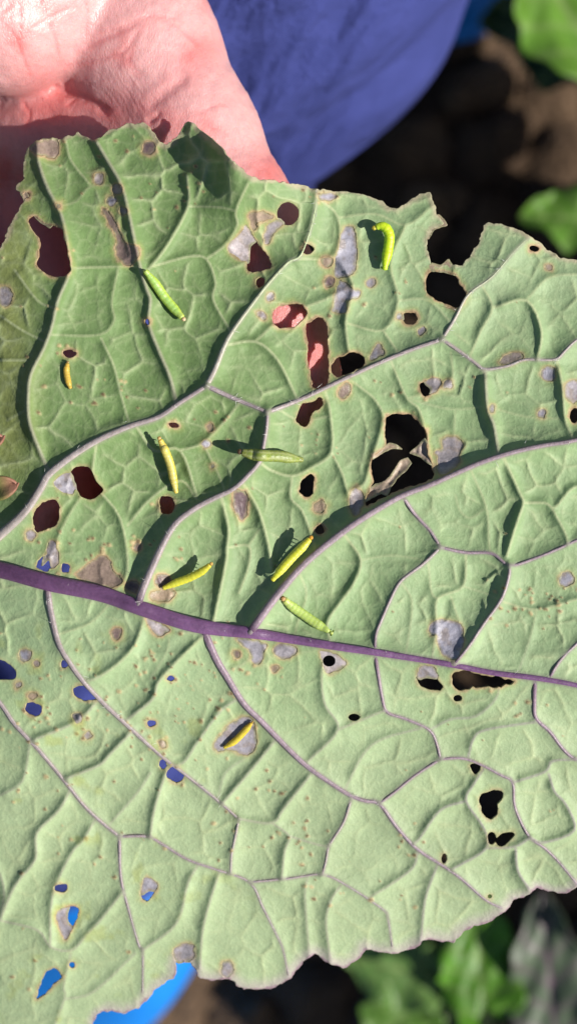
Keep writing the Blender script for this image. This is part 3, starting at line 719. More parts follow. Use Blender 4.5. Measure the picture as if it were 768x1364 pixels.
# dry patches, each a thin wrinkled skin a little below the blade's surface
TONE = [np.array([.42, .41, .48]), np.array([.52, .40, .29]), np.array([.20, .14, .15]), np.array([.60, .54, .55])]
def tone(t):
    i = int(min(t, 2.999)); f = t - i
    return TONE[i] * (1 - f) + TONE[i + 1] * f if i + 1 < 4 else TONE[3]
def patch(poly, t, grow=1.6, name='dry_patch', lift=-.35, wr=.6, cut=None):
    lo = poly.min(0) - 4; hi = poly.max(0) + 4
    px = np.arange(lo[0], hi[0] + 1.5, 1.6); py = np.arange(lo[1], hi[1] + 1.5, 1.6)
    X, Y = np.meshgrid(px, py); Q = np.stack([X.ravel(), Y.ravel()], -1)
    s = poly_sdf(Q, poly)
    fl = s + grow + .4 - (patch_jit(Q) if name == 'dry_patch' and grow > 1 else .8 * fbm(Q[:, 0] / 5, Q[:, 1] / 5, 7, 2))
    if cut is not None: fl = np.minimum(fl, -poly_sdf(Q, cut))
    Pq, Fq = clip_grid(px, py, fl)
    if len(Fq) < 2: return None
    hq = leaf_eval(Pq, False)
    x, y = Pq[:, 0], Pq[:, 1]
    sd_ = poly_sdf(Pq, poly) - (patch_jit(Pq) if grow > 1 else 0)
    ins = smooth01(0, 6, sd_)
    hq = hq + lift + ins * wr * (fbm(x / 9, y / 14, 17, 3) - .35)
    f = (.5 + .5 * fbm(x / 10, y / 10, 27, 3))[:, None]
    sm = min(1.0, .72 + .28 * (hi - lo).max() / 40)
    c = tone(t) * (.8 + .36 * f) * sm
    rim = smooth01(4.5, 0, sd_ + 1.5 * fbm(x / 5, y / 5, 9, 2))[:, None] * .5
    c = c * (1 - rim) + np.array([.46, .34, .22]) * rim
    st = (smooth01(.1, .5, fbm(x / 8, y / 8, 57, 3)) * .5)[:, None]
    c = c * (1 - st) + np.array([.34, .26, .2]) * st
    gb = (smooth01(2.5, -1, sd_ + 2.5 * fbm(x / 6, y / 6, 67, 2)) * .7)[:, None]
    c = c * (1 - gb) + np.array([.36, .38, .2]) * gb
    vein = np.exp(-np.abs(fbm(x / 12, y / 12, 37, 2)) / .05)[:, None] * .35
    c = c * (1 - vein) + c * .6 * vein
    return under_leaf(name, Pq, Fq, hq, np.clip(c, .01, .9), M_DRY, .00008)
for poly, t in PP:
    patch(poly, t)
patch(catmull(y2((520, 490), (575, 500), (620, 535), (610, 555), (560, 585), (540, 570), (525, 520)), 3, True), 3, cut=catmull(C(y2, 555, 533, 25, 22), 3, True))
for h_, t in HALF:
    patch(catmull(h_, 3, True), t, grow=.6)
# torn dry flaps hanging in the largest hole
patch(np.array([(484, 655), (500, 645), (508, 643), (518, 636), (526, 624), (532, 614), (542, 610), (547, 617), (542, 624), (528, 637), (521, 647), (515, 660), (507, 657), (496, 662), (486, 668)], float), .9, .5, 'dry_flap', 0, 5)
patch(np.array([(545, 603), (556, 594), (565, 584), (571, 594), (577, 620), (570, 617), (559, 608)], float), .7, .5, 'dry_flap', 0, 5)
patch(np.array([(494, 604), (506, 600), (517, 590), (527, 592), (535, 598), (524, 597), (514, 600), (505, 606), (496, 612)], float), 1, .4, 'dry_flap', 0, 3)
patch(np.array([(566, 356), (575, 351), (586, 354), (597, 346), (601, 352), (606, 358), (609, 367), (600, 365), (590, 362), (576, 361)], float), 1.0, .6, 'dry_flap', 0, 3)
patch(np.array([(577, 288), (584, 286), (590, 292), (595, 300), (586, 302), (577, 306), (570, 318), (566, 316), (571, 304)], float), 1.1, .5, 'dry_flap', 0, 3)
patch(np.array([(30, 250), (36, 256), (40, 266), (48, 280), (60, 292), (70, 300), (66, 303), (54, 296), (42, 284), (34, 270), (28, 258)], float), 1.0, .6, 'dry_flap', 0, 3)

# veins that stand proud: midrib and laterals, each its own tapered rib
def rib(name, line, wfun, cfun, lift=.25, ring=12):
    seg = np.linalg.norm(np.diff(line, axis=0), axis=1); cum = np.concatenate([[0], np.cumsum(seg)])
    m = max(6, int(cum[-1] / 4.0)); s = np.linspace(0, cum[-1], m)
    L = np.stack([np.interp(s, cum, line[:, 0]), np.interp(s, cum, line[:, 1])], -1)
    L[1:-1] = (L[:-2] + 2 * L[1:-1] + L[2:]) / 4
    d = np.gradient(L, axis=0); d /= np.maximum(np.linalg.norm(d, axis=1), 1e-9)[:, None]
    nrm = np.stack([-d[:, 1], d[:, 0]], -1)
    hh = leaf_eval(L, False)
    ker = np.ones(9) / 9; pad = np.pad(hh, 4, mode='edge'); hh = np.convolve(pad, ker, 'valid')
    e0, e1_ = [float(poly_dist(L[j:j + 1], MID)[0][0] < 14) for j in (0, m - 1)]
    V, Cc = [], []
    for i in range(m):
        t = s[i] / cum[-1]; w = wfun(t, L[i]) * (1 + .05 * math.sin(i * .11 + 2) + .04 * math.sin(i * .063))
        if i == 0 or i == m - 1: w *= .35
        w_ = w
        for k in range(ring):
            a = 2 * math.pi * k / ring
            w = w_ * (1 + .05 * math.sin(4 * a + s[i] / 40) + .04 * math.sin(7 * a))
            q = L[i] + nrm[i] * w * math.cos(a)
            z = hh[i] + w * (lift - .3) + w * .68 * math.sin(a) - .3 - 1.1 * w * (math.exp(-s[i] / 5) + math.exp(-(cum[-1] - s[i]) / 5))
            V.append(px2w(q[0], q[1], ZL + z * PXM) - LEAF_LOC)
            c = cfun(t, math.cos(a), L[i])
            if name != 'midrib':
                k0 = e0 * math.exp(-s[i] / 16) + e1_ * math.exp(-(cum[-1] - s[i]) / 16); c = c * (1 - k0) + DPUR * 1.3 * k0
            sk = float(vnoise(np.array([k * 1.7]), np.array([s[i] / 30]), 6)[0]); sp_ = float(vnoise(np.array([k * .9]), np.array([s[i] / 4]), 16)[0])
            Cc.append(c * (.74 + .3 * sk + .22 * sp_ + .2 * math.cos(a) ** 2))
    Fq = []
    for i in range(m - 1):
        for k in range(ring):
            a = i * ring + k; b = i * ring + (k + 1) % ring
            Fq.append((a, b, b + ring, a + ring))
    Fq.append(tuple(range(ring))[::-1]); Fq.append(tuple((m - 1) * ring + k for k in range(ring)))
    return mesh_obj(name, np.array(V), Fq, M_VEIN, leaf, np.array(Cc))
def vein_col(c):
    if c < 0: return PALE * (1 + c) + np.array([.33, .42, .2]) * -c
    return PALE * (1 - c) + PUR * 1.15 * c
PALE = np.array([.33, .30, .265]); PUR = np.array([.15, .085, .15]); DPUR = np.array([.062, .026, .062])
rib('midrib', MID, lambda t, p: np.interp(p[0], *MID_W), lambda t, u, p: (DPUR * (1 - smooth01(.0, .45, np.array(t))) + np.array([.13, .062, .142]) * smooth01(.0, .45, np.array(t))) * (1 + .25 * u * u), .15, 16)
for line, w0, w1, A, L, c0, c1 in LATc:
    rib('lateral_vein', line, lambda t, p: .66 * (w0 + (w1 - w0) * t) * (1.1 - .2 * t), lambda t, u, p: vein_col(c0 + (c1 - c0) * t))
# petiole going on to the leaf stalk, left of the picture
pet = catmull([(-140, 743, 0), (-200, 735, -12), (-290, 715, -40), (-400, 690, -80)], 5)
V, Cc = [], []; ring = 14
for i, p in enumerate(pet):
    r = 14 + 6 * i / len(pet)
    for k in range(ring):
        a = 2 * math.pi * k / ring
        V.append(px2w(p[0], p[1] + r * math.cos(a), ZL + (p[2] - 50 + r * math.sin(a)) * PXM) - LEAF_LOC); Cc.append(DPUR * (1.2 + .5 * math.cos(a)))
Fq = [(i * ring + k, i * ring + (k + 1) % ring, (i + 1) * ring + (k + 1) % ring, (i + 1) * ring + k) for i in range(len(pet) - 1) for k in range(ring)]
Fq += [tuple(range(ring))[::-1], tuple((len(pet) - 1) * ring + k for k in range(ring))]
mesh_obj('petiole', np.array(V), Fq, M_VEIN, leaf, np.array(Cc))
# small reddish lobe curling over the left margin
def lobe(ctr, rx, ry, rot, lift):
    V, Cc, Fq = [], [], []; nu, nv = 18, 10
    for i in range(nu):
        for j in range(nv):
            u = i / (nu - 1); v = j / (nv - 1) * 2 - 1
            wv = math.sin(math.pi * min(1, .12 + .88 * u) ** .8) ** .6 * (1 + .12 * math.sin(9 * u))
            a = u * rx; b = v * ry * wv
            c, s = math.cos(rot), math.sin(rot)
            x = ctr[0] + a * c - b * s; y = ctr[1] + a * s + b * c
            z = lift * math.sin(u * 1.9) + 5 * v * v - 34 + 2 * math.sin(7 * u + 3 * v)
            V.append(px2w(x, y, ZL + z * PXM) - LEAF_LOC)
            k = smooth01(.55, .95, np.array(max(u, abs(v) * u)))
            Cc.append(np.array([.17, .24, .05]) * (1 - k) + np.array([.36, .17, .12]) * k)
    for i in range(nu - 1):
        for j in range(nv - 1):
            a = i * nv + j; Fq.append((a, a + nv, a + nv + 1, a + 1))
    o = mesh_obj('curled_lobe', np.array(V), Fq, M_LEAF, leaf, np.array(Cc)); solidify(o, .0004)
lobe((-55, 660), 82, 22, -.18, 70)
lobe((-50, 600), 60, 15, -.3, 62)

# short white hairs on the ribs
V, Fq = [], []
hair_lines = [MID] + [l[0] for l in LATc[:8]] + [LATc[17][0], LATc[20][0]]
for k in range(90):
    ln = hair_lines[rng.randint(len(hair_lines))]; p = ln[rng.randint(len(ln))] + rng.randn(2) * 3
    h0 = leaf_eval(p[None], False)[0]
    a = rng.uniform(0, 6.28); Lh = rng.uniform(5, 10)
    b0 = px2w(p[0], p[1], ZL + (h0 + 1) * PXM) - LEAF_LOC; b1 = px2w(p[0] + Lh * math.cos(a), p[1] + Lh * math.sin(a), ZL + (h0 + 6 + Lh * .5) * PXM) - LEAF_LOC
    o_ = np.array([-math.sin(a), -math.cos(a), 0]) * .00004; up = np.array([0, 0, .00005]); i = len(V)
    V += [b0 + o_, b0 - o_, b0 + up * 1.5, b1]; Fq += [(i, i + 1, i + 3), (i + 1, i + 2, i + 3), (i + 2, i, i + 3)]
hm = plain_mat('white_hair', (.7, .7, .66), (.75, .75, .7), 500, .4)
hr = mesh_obj('vein_hairs', np.array(V), Fq, hm, leaf, smooth=False); hr['kind'] = 'stuff'

# ------------------------------------------------------------------ caterpillars
def caterpillar(pts, r, lifts, cols, head, label, segs=12, bands=None, taper=(.62, .5)):
    """pts: photo pixels from head to tail; lifts: height of the belly over the leaf at each point (px)"""
    pts = np.array(pts, float); r *= .93
    dv = pts[-1] - pts[0]; dv = np.array([-dv[1], dv[0]]) / np.linalg.norm(dv); wph = rng.uniform(0, 6)
    pts += dv * (1.3 * np.sin(np.linspace(0, 5, len(pts)) + wph))[:, None]
    line = catmull(pts, 8); n = len(line)
    lf = np.interp(np.linspace(0, 1, n), np.linspace(0, 1, len(lifts)), lifts)
    surf = leaf_eval(line, False)
    # the body is stiffer than the leaf under it
    k = np.linspace(0, 1, n); chord = np.polyval(np.polyfit(k, surf, 2), k)
    hh = np.maximum(chord, surf - 1.5) + lf + r * .72
    seg = np.linalg.norm(np.diff(line, axis=0), axis=1); cum = np.concatenate([[0], np.cumsum(seg)])
    m = segs * 6; s = np.linspace(0, cum[-1], m)
    X = np.interp(s, cum, line[:, 0]); Y = np.interp(s, cum, line[:, 1]); H = np.interp(s, cum, hh)
    W = px2w(X, Y, ZL + H * PXM)
    d = np.gradient(W, axis=0); d /= np.linalg.norm(d, axis=1)[:, None]
    up = np.tile([0, 0, 1.0], (m, 1)); side = np.cross(d, up); side /= np.linalg.norm(side, axis=1)[:, None]; up = np.cross(side, d)
    root = empty('caterpillar', W[m // 2] - np.array([0, 0, r * PXM]))
    tag(root, label, 'caterpillar', 'caterpillars feeding on the leaf')
    O = np.array(root.location); R = r * PXM
    V, Cc, Fq = [], [], []; ring = 18
    cb, ct, cs = [np.array(c) for c in cols]       # belly/side, top, end tint
    for i in range(m):
        t = i / (m - 1); ph = (t * segs) % 1
        prof = min(1, taper[0] + (1 - taper[0]) * smooth01(0, .22, np.array(t))) * min(1, taper[1] + (1 - taper[1]) * smooth01(0, .3, np.array(1 - t)))
        if i == 0: prof *= .55
        if i == m - 1: prof *= .4
        rr = R * prof * (1 + .06 * (math.sin(math.pi * ph) ** .6 - .6))
        for k_ in range(ring):
            a = 2 * math.pi * k_ / ring
            V.append(W[i] + side[i] * rr * math.cos(a) + up[i] * rr * .9 * math.sin(a) - O)
            top = max(0, math.sin(a)) ** 1.5
            c = cb * (1 - top) + ct * top
            if bands is not None:
                bw = math.exp(-((abs(math.cos(a)) - .55) / .16) ** 2) * bands[1]
                c = c * (1 - bw) + np.array(bands[0]) * bw
                sg = math.exp(-min(ph, 1 - ph) / .07) * bands[2]; c = c * (1 - sg) + np.array(bands[0]) * sg
            c = c * (1 - .13 * math.exp(-min(ph, 1 - ph) / .06))
            e = smooth01(.16, 0, np.array(t)) * .5 + smooth01(.88, 1, np.array(t)) * .35
            Cc.append(c * (1 - e) + cs * e)
    for i in range(m - 1):
        for k_ in range(ring):
            a = i * ring + k_; b = i * ring + (k_ + 1) % ring; Fq.append((a, b, b + ring, a + ring))
    Fq += [tuple(range(ring))[::-1], tuple((m - 1) * ring + k_ for k_ in range(ring))]
    mesh_obj('body', np.array(V), Fq, M_LARVA, root, np.array(Cc))
    # head capsule
    bm = bmesh.new(); bmesh.ops.create_uvsphere(bm, u_segments=14, v_segments=10, radius=1)
    hv = np.array([v.co[:] for v in bm.verts]); hf = [tuple(v.index for v in f.verts) for f in bm.faces]; bm.free()
    c0 = W[0] - d[0] * R * .35
    lob = 1 - .12 * np.exp(-(hv[:, 0] / .18) ** 2) * (hv[:, 2] > 0)
    hw = c0 + R * taper[0] * .82 * (side[0] * hv[:, :1] + up[0] * hv[:, 2:3] * lob[:, None] * .85 + d[0] * hv[:, 1:2] * .95)
    eye = np.exp(-(((np.abs(hv[:, 0]) - .75) / .2) ** 2 + ((hv[:, 1] + .45) / .25) ** 2))[:, None]
    hc = np.array(head) * (1 - .8 * eye)
    ho = mesh_obj('head', hw - O, hf, M_LARVA, root, np.clip(hc, .01, 1))
    # true legs and prolegs under the body, down to the leaf
    V, Fq, Cc = [], [], []
    for t in (.1, .17, .24, .42, .52, .62, .72, .97):
        i = int(t * (m - 1))
        for sgn in (-1, 1):
            b = W[i] + side[i] * sgn * R * .42 - up[i] * R * .55
            pq = np.array([[X[i], Y[i]]]); zs = ZL + leaf_eval(pq, False)[0] * PXM
            tip = b + side[i] * sgn * R * .18; tip[2] = max(min(b[2] - R * .2, zs + .2 * R), b[2] - R * .75)
            j = len(V); rl = R * (.16 if t < .3 else .24)
            for c_, q_ in ((b, 1.0), (tip, .6)):
                for kk in range(6):
                    a = kk * math.pi / 3; V.append(c_ + (side[i] * math.cos(a) + d[i] * math.sin(a)) * rl * q_ - O); Cc.append(cb * .9)
            for kk in range(6): Fq.append((j + kk, j + (kk + 1) % 6, j + 6 + (kk + 1) % 6, j + 6 + kk))
            Fq.append(tuple(j + 6 + kk for kk in range(6)))
    lg = mesh_obj('legs', np.array(V), Fq, M_LARVA, root, np.array(Cc)); lg['kind'] = 'stuff'
    return root

YG = ((.50, .62, .05), (.42, .56, .07), (.62, .58, .12)); YL = ((.66, .58, .05), (.60, .52, .04), (.60, .40, .06)); LG = ((.42, .56, .12), (.44, .58, .14), (.5, .52, .16))
caterpillar([(243, 424), (234, 412), (220, 395), (206, 377), (192, 361)], 6.6, (4, 2, 3, 7, 10), ((.50, .62, .05), (.34, .53, .14), (.52, .55, .15)), (.62, .45, .28), 'bright yellow green caterpillar with grey green back below a long brown lesion')
caterpillar([(499, 303), (506, 301), (514, 305), (519, 315), (518, 330), (515, 345), (512, 360)], 7.2, (12, 12, 10, 8, 5, 4, 3), ((.36, .64, .02), (.55, .68, .02), (.42, .6, .05)), (.5, .42, .05), 'vivid lime caterpillar bent like a hook near the bitten top edge')
caterpillar([(90, 484), (90, 494), (91, 507), (93, 518)], 4.4, (1, 1, 1, 1), ((.55, .36, .06), (.58, .40, .07), (.45, .28, .06)), (.3, .2, .07), 'tiny ochre caterpillar alone near the left edge vein', segs=9)
caterpillar([(214, 585), (220, 601), (226, 620), (231, 640), (236, 657)], 5.8, (14, 12, 8, 5, 3), ((.66, .52, .06), (.60, .53, .16), (.66, .42, .05)), (.5, .33, .12), 'slender yellow orange caterpillar just above a small round dark hole')
caterpillar([(322, 601), (335, 605), (352, 608), (372, 609), (390, 611), (404, 612)], 8.2, (16, 12, 7, 4, 2, 1), ((.22, .27, .035), (.20, .26, .05), (.14, .13, .03)), (.10, .055, .025), 'fat olive green caterpillar with pale striped segments crossing a forked vein', bands=((.48, .50, .26), .55, .35), taper=(.62, .42))
caterpillar([(280, 752), (268, 760), (252, 769), (235, 777), (217, 785)], 5.6, (16, 12, 8, 5, 3), ((.62, .58, .05), (.52, .52, .05), (.62, .45, .06)), (.52, .33, .1), 'thin yellow caterpillar lying across a shaded dip just above the thick midrib')
caterpillar([(412, 717), (404, 728), (391, 742), (376, 757), (361, 773)], 6.4, (13, 11, 9, 8, 6), ((.66, .66, .16), (.56, .58, .04), (.62, .46, .04)), (.56, .28, .04), 'plump lemon yellow caterpillar with orange head beside the long purple vein')
caterpillar([(378, 799), (389, 807), (404, 817), (420, 829), (435, 840), (442, 845)], 7.0, (1, 0, 0, 0, 0, 0), LG, (.42, .26, .1), 'pale green beaded caterpillar with brownish head just above the midrib', segs=13, bands=((.62, .66, .34), .25, .25), taper=(.7, .3))
caterpillar([(336, 964), (326, 973), (312, 986), (298, 997)], 4.8, (1, 1, 1, 1), ((.66, .48, .03), (.62, .50, .06), (.5, .3, .04)), (.35, .22, .05), 'orange yellow caterpillar inside a grey dried patch below the midrib', segs=10, taper=(.5, .4))

# frass pellets lying on the leaf near the feeding spots are part of the specks on the blade

# ------------------------------------------------------------------ the person: hand and forearm as one surface
def W3(px, py, dmm):
    return px2w(px, py, ZL - dmm * .001)
PR = []          # round cones: a, ra, b, rb, blend
def cone(a, ra, b, rb, k=.003): PR.append((W3(*a), ra * .001, W3(*b), rb * .001, k))
# thumb: thenar mass, first joint, tip behind the leaf
th = [((60, -170, 30), 20), ((135, -35, 21), 16.5), ((188, 70, 18), 13.8), ((252, 188, 16.5), 12.2), ((308, 292, 14.5), 11.0), ((362, 415, 12.6), 10.2), ((381, 510, 11.4), 9.0), ((394, 556, 10.4), 7.4)]
for (a, ra), (b, rb) in zip(th, th[1:]): cone(a, ra, b, rb, .004)
HAND_B = len(PR)
# palm behind
cone((-70, -60, 34), 22, (40, 120, 33), 15, .006); cone((-190, -40, 40), 20, (-120, 200, 42), 15, .008); cone((-70, 60, 38), 20, (-20, 200, 40), 14, .008)
cone((-120, -180, 40), 24, (-60, 40, 38), 20, .008)
# wedge of flesh between thumb and index
cone((-60, 178, 39), 12, (70, 170, 26), 10.5, .002); cone((70, 170, 26), 10.5, (185, 185, 17), 9, .002)
# fingers, curled loosely behind the leaf
for ch in ([((40, 190, 36), 11), ((110, 400, 42), 9.3), ((175, 560, 38), 8.6), ((212, 668, 27), 7.6), ((218, 700, 22), 6.6)],
           [((-40, 200, 40), 11), ((25, 430, 48), 9.6), ((75, 590, 42), 8.8), ((88, 670, 30), 7.8), ((88, 700, 24), 6.8)],
           [((-115, 210, 43), 10.5), ((-70, 440, 52), 9.2), ((-20, 590, 46), 8.4), ((6, 660, 34), 7.4), ((12, 690, 27), 6.4)],
           [((-180, 210, 44), 9.5), ((-165, 390, 52), 8), ((-130, 500, 48), 7.2), ((-108, 560, 40), 6.4), ((-100, 590, 34), 5.6)]):
    for (a, ra), (b, rb) in zip(ch, ch[1:]): cone(a, ra, b, rb, .0025)
# forearm
cone((-60, -170, 38), 24, (-190, -480, 60), 25, .012); cone((-130, -160, 42), 24, (-230, -480, 62), 24, .012); cone((-210, -480, 61), 27, (-330, -900, 95), 34, .012); cone((-330, -900, 95), 34, (-460, -1450, 150), 42, .012)
# mound of the palm that overhangs the thumb fold
PAD = [((-110, 2, 13), 17, (5, 14, 7.5), 13.2), ((5, 14, 7.5), 13.2, (50, -32, 8), 13), ((50, -32, 8), 13, (70, -150, 20), 17), ((-110, 2, 13), 17, (-60, -150, 26), 20)]
def sd_cone(Pt, a, ra, b, rb):
    ba = b - a; L2 = ba @ ba
    t = np.clip(((Pt - a) @ ba) / L2, 0, 1)
    q = Pt - a - t[..., None] * ba
    return np.sqrt((q * q).sum(-1)) - (ra + (rb - ra) * t)
def implicit(prims, vox, lo_min=(-9, -9, -9), hi_max=(9, 9, 9)):
    """smooth union of round cones (a, ra, b, rb, blend) as one closed quad mesh"""
    allp = np.array([p[0] for p in prims] + [p[2] for p in prims]); rm = np.array([p[1] for p in prims] + [p[3] for p in prims])
    lo = np.maximum((allp - rm[:, None]).min(0) - 8 * vox, lo_min); hi = np.minimum((allp + rm[:, None]).max(0) + 8 * vox, hi_max)
    dim = np.ceil((hi - lo) / vox).astype(int) + 1
    F3 = np.full(dim, 25 * vox, dtype=np.float32)
    for a, ra, b, rb, k in prims:
        m = max(ra, rb) + 25 * vox
        i0 = np.clip(np.floor((np.minimum(a, b) - m - lo) / vox).astype(int), 0, dim); i1 = np.clip(np.ceil((np.maximum(a, b) + m - lo) / vox).astype(int) + 1, 0, dim)
        if np.any(i1 <= i0): continue
        gx = [(lo[c] + vox * np.arange(i0[c], i1[c])).astype(np.float32) for c in range(3)]
        d = sd_cone(np.stack(np.meshgrid(*gx, indexing='ij'), -1), a.astype(np.float32), ra, b.astype(np.float32), rb).astype(np.float32)
        sl = F3[i0[0]:i1[0], i0[1]:i1[1], i0[2]:i1[2]]
        hh = np.clip(.5 + .5 * (sl - d) / k, 0, 1)
        sl[...] = sl * (1 - hh) + d * hh - k * hh * (1 - hh)
    e = 6 * vox                       # close the surface where the box cuts it
    F3[0] = F3[-1] = e; F3[:, 0] = F3[:, -1] = e; F3[:, :, 0] = F3[:, :, -1] = e
    V, Q = surface_nets(F3, lo, vox)
    return V, Q[(Q >= 0).all(1)]
def surface_nets(F, lo, h):
    s = F < 0
    nx, ny, nz = F.shape
    cnt = np.zeros((nx - 1, ny - 1, nz - 1), np.uint8); acc = np.zeros((nx - 1, ny - 1, nz - 1, 3), np.float32)
    def cs(o): return F[o[0]:nx - 1 + o[0], o[1]:ny - 1 + o[1], o[2]:nz - 1 + o[2]]
    corners = [(i, j, k) for i in (0, 1) for j in (0, 1) for k in (0, 1)]
    for a in corners:
        for ax in range(3):
            if a[ax]: continue
            b = list(a); b[ax] = 1
            fa, fb = cs(a), cs(b); m = (fa < 0) != (fb < 0)
            if not m.any(): continue
            t = fa[m] / (fa[m] - fb[m])
            pnt = np.tile(np.array(a, np.float32), (len(t), 1)); pnt[:, ax] += t
            acc[m] += pnt; cnt[m] += 1
    m = cnt > 0
    idx = -np.ones(m.shape, np.int64); idx[m] = np.arange(m.sum())
    base = np.argwhere(m).astype(np.float32)
    V = lo + h * (base + acc[m] / cnt[m][:, None])
    Q = []
    for ax in range(3):
        o = [0, 0, 0]; o[ax] = 1
        A = s[:nx - o[0], :ny - o[1], :nz - o[2]]; B = s[o[0]:, o[1]:, o[2]:]
        ch = A != B
        u, v = [(1, 2), (2, 0), (0, 1)][ax]
        e = np.argwhere(ch)
        ok = (e[:, u] > 0) & (e[:, v] > 0) & (e[:, u] < F.shape[u] - 1) & (e[:, v] < F.shape[v] - 1)
        e = e[ok]; inside = A[tuple(e.T)]
        def cell(du, dv):
            q = e.copy(); q[:, u] += du; q[:, v] += dv
            return idx[tuple(q.T)]
        quad = np.stack([cell(-1, -1), cell(0, -1), cell(0, 0), cell(-1, 0)], -1)
        quad[~inside] = quad[~inside][:, ::-1]
        Q.append(quad)
    return V, np.vstack(Q)
HV, HQ = implicit(PR + [(W3(*a), ra * .001, W3(*b), rb * .001, .0032) for a, ra, b, rb in PAD], .0008, (-.14, -.06, -9), (9, .155, 9))
# finer mesh where the camera sees the palm
bm = bmesh.new()
bv = [bm.verts.new(v) for v in HV.tolist()]
for q in HQ.tolist():
    try: bm.faces.new([bv[i] for i in q])
    except ValueError: pass
for _ in range(2): bmesh.ops.smooth_vert(bm, verts=bm.verts, factor=.5, use_axis_x=True, use_axis_y=True, use_axis_z=True)
fine = set()
for v in bm.verts:
    k = FPX / (ZC - v.co.z); X = 384 + v.co.x * k; Y = 682 - v.co.y * k
    if -25 < X < 400 and -20 < Y < 275 and v.co.z > ZL - .036: fine.add(v)
ed = [e for e in bm.edges if e.verts[0] in fine and e.verts[1] in fine]
bmesh.ops.subdivide_edges(bm, edges=ed, cuts=1, use_grid_fill=True, smooth=0.0)
bm.normal_update()
CREASE = [  # photo pixel polylines, depth mm, width px
 ([(108, 66), (122, 58), (140, 50), (150, 46), (190, 28)], .28, 4), ([(86, 90), (112, 84), (140, 76), (165, 68), (178, 52), (190, 30)], .2, 3), ([(60, 112), (85, 122), (110, 130), (130, 140), (150, 155)], .7, 5),
 ([(192, 145), (212, 130), (232, 114), (254, 99)], .4, 8), ([(195, 165), (215, 150)], .4, 4), ([(25, 0), (28, 30), (26, 52)], .22, 2), ([(66, 30), (74, 52), (80, 80)], .2, 2), ([(10, 35), (22, 52), (30, 75), (40, 98)], .18, 2), ([(0, 18), (20, 2)], .2, 2), ([(115, 0), (117, 25), (112, 50)], .2, 2),
 ([(40, 40), (70, 22), (100, 8)], .16, 2), ([(55, -2), (62, 20)], .18, 2), ([(135, 45), (160, 36), (200, 22), (240, 25)], .16, 2), ([(30, 135), (40, 152), (36, 165)], .2, 2), ([(90, 140), (100, 130)], .2, 2), ([(205, 20), (235, 35), (262, 60)], .12, 2), ([(262, 150), (290, 140), (305, 140)], .14, 2.2), ([(275, 165), (300, 178)], .12, 2),
 ([(180, 60), (172, 80), (186, 100)], .12, 2)]
co = np.array([v.co[:] for v in bm.verts]); no = np.array([v.normal[:] for v in bm.verts])
kk = FPX / (ZC - co[:, 2]); HPX = np.stack([384 + co[:, 0] * kk, 682 - co[:, 1] * kk], -1)
vis = np.nonzero((HPX[:, 0] > -30) & (HPX[:, 0] < 410) & (HPX[:, 1] > -30) & (HPX[:, 1] < 290) & (no[:, 2] > .1) & (co[:, 2] > ZL - .04))[0]
disp = np.zeros(len(co)); red = np.zeros(len(co))
for ln, dep, wd in CREASE:
    d, t = poly_dist(HPX[vis], catmull(ln, 5))
    g_ = np.exp(-(d / wd) ** 2)
    disp[vis] -= dep * .001 * g_ * smooth01(0, .15, t) * smooth01(1, .85, t)
    red[vis] = np.maximum(red[vis], .4 * np.exp(-(d / (wd * 2.2)) ** 2))
x, y = HPX[vis, 0], HPX[vis, 1]
wr = np.sin((x * .86 - y * .5) * .95 + 3 * fbm(x / 22, y / 22, 3, 2)) * np.exp(-((x - 185) / 42) ** 2 - ((y - 115) / 45) ** 2)
disp[vis] += .00007 * wr + .00016 * fbm(x / 14, y / 14, 13, 3)
co = co + no * disp[:, None]
for v, c in zip(bm.verts, co): v.co = c
red += .7 * smooth01(.2, .7, fbm(HPX[:, 0] / 55, HPX[:, 1] / 55, 23, 3))
for cx, cy, rr, a in ((270, 65, 22, .9), (250, 75, 12, .6), (225, 165, 22, .8), (360, 225, 25, .9), (30, 55, 16, .5), (160, 130, 30, .4), (60, 120, 45, .8)):
    red += a * np.exp(-((HPX[:, 0] - cx) ** 2 + (HPX[:, 1] - cy) ** 2) / rr ** 2)
red += .9 * smooth01(190, 300, HPX[:, 1]) + .6 * smooth01(110, 160, HPX[:, 1]) * smooth01(230, 150, HPX[:, 0])
red = np.clip(red, 0, 1.4)[:, None]
skin = np.array([.61, .325, .32]) * (1 - red) + np.array([.59, .2, .195]) * red
bm.to_mesh(me := bpy.data.meshes.new('person')); bm.free()
HAND_LOC = W3(-120, -180, 60)
me.transform(Matrix.Translation(-Vector(HAND_LOC)))
a_ = me.color_attributes.new('col', 'FLOAT_COLOR', 'POINT')
a_.data.foreach_set('color', np.hstack([skin, np.ones((len(skin), 1))]).astype(np.float32).ravel())
me.polygons.foreach_set('use_smooth', np.ones(len(me.polygons), dtype=bool))
person = bpy.data.objects.new('person', me); COL.objects.link(person); person.location = HAND_LOC
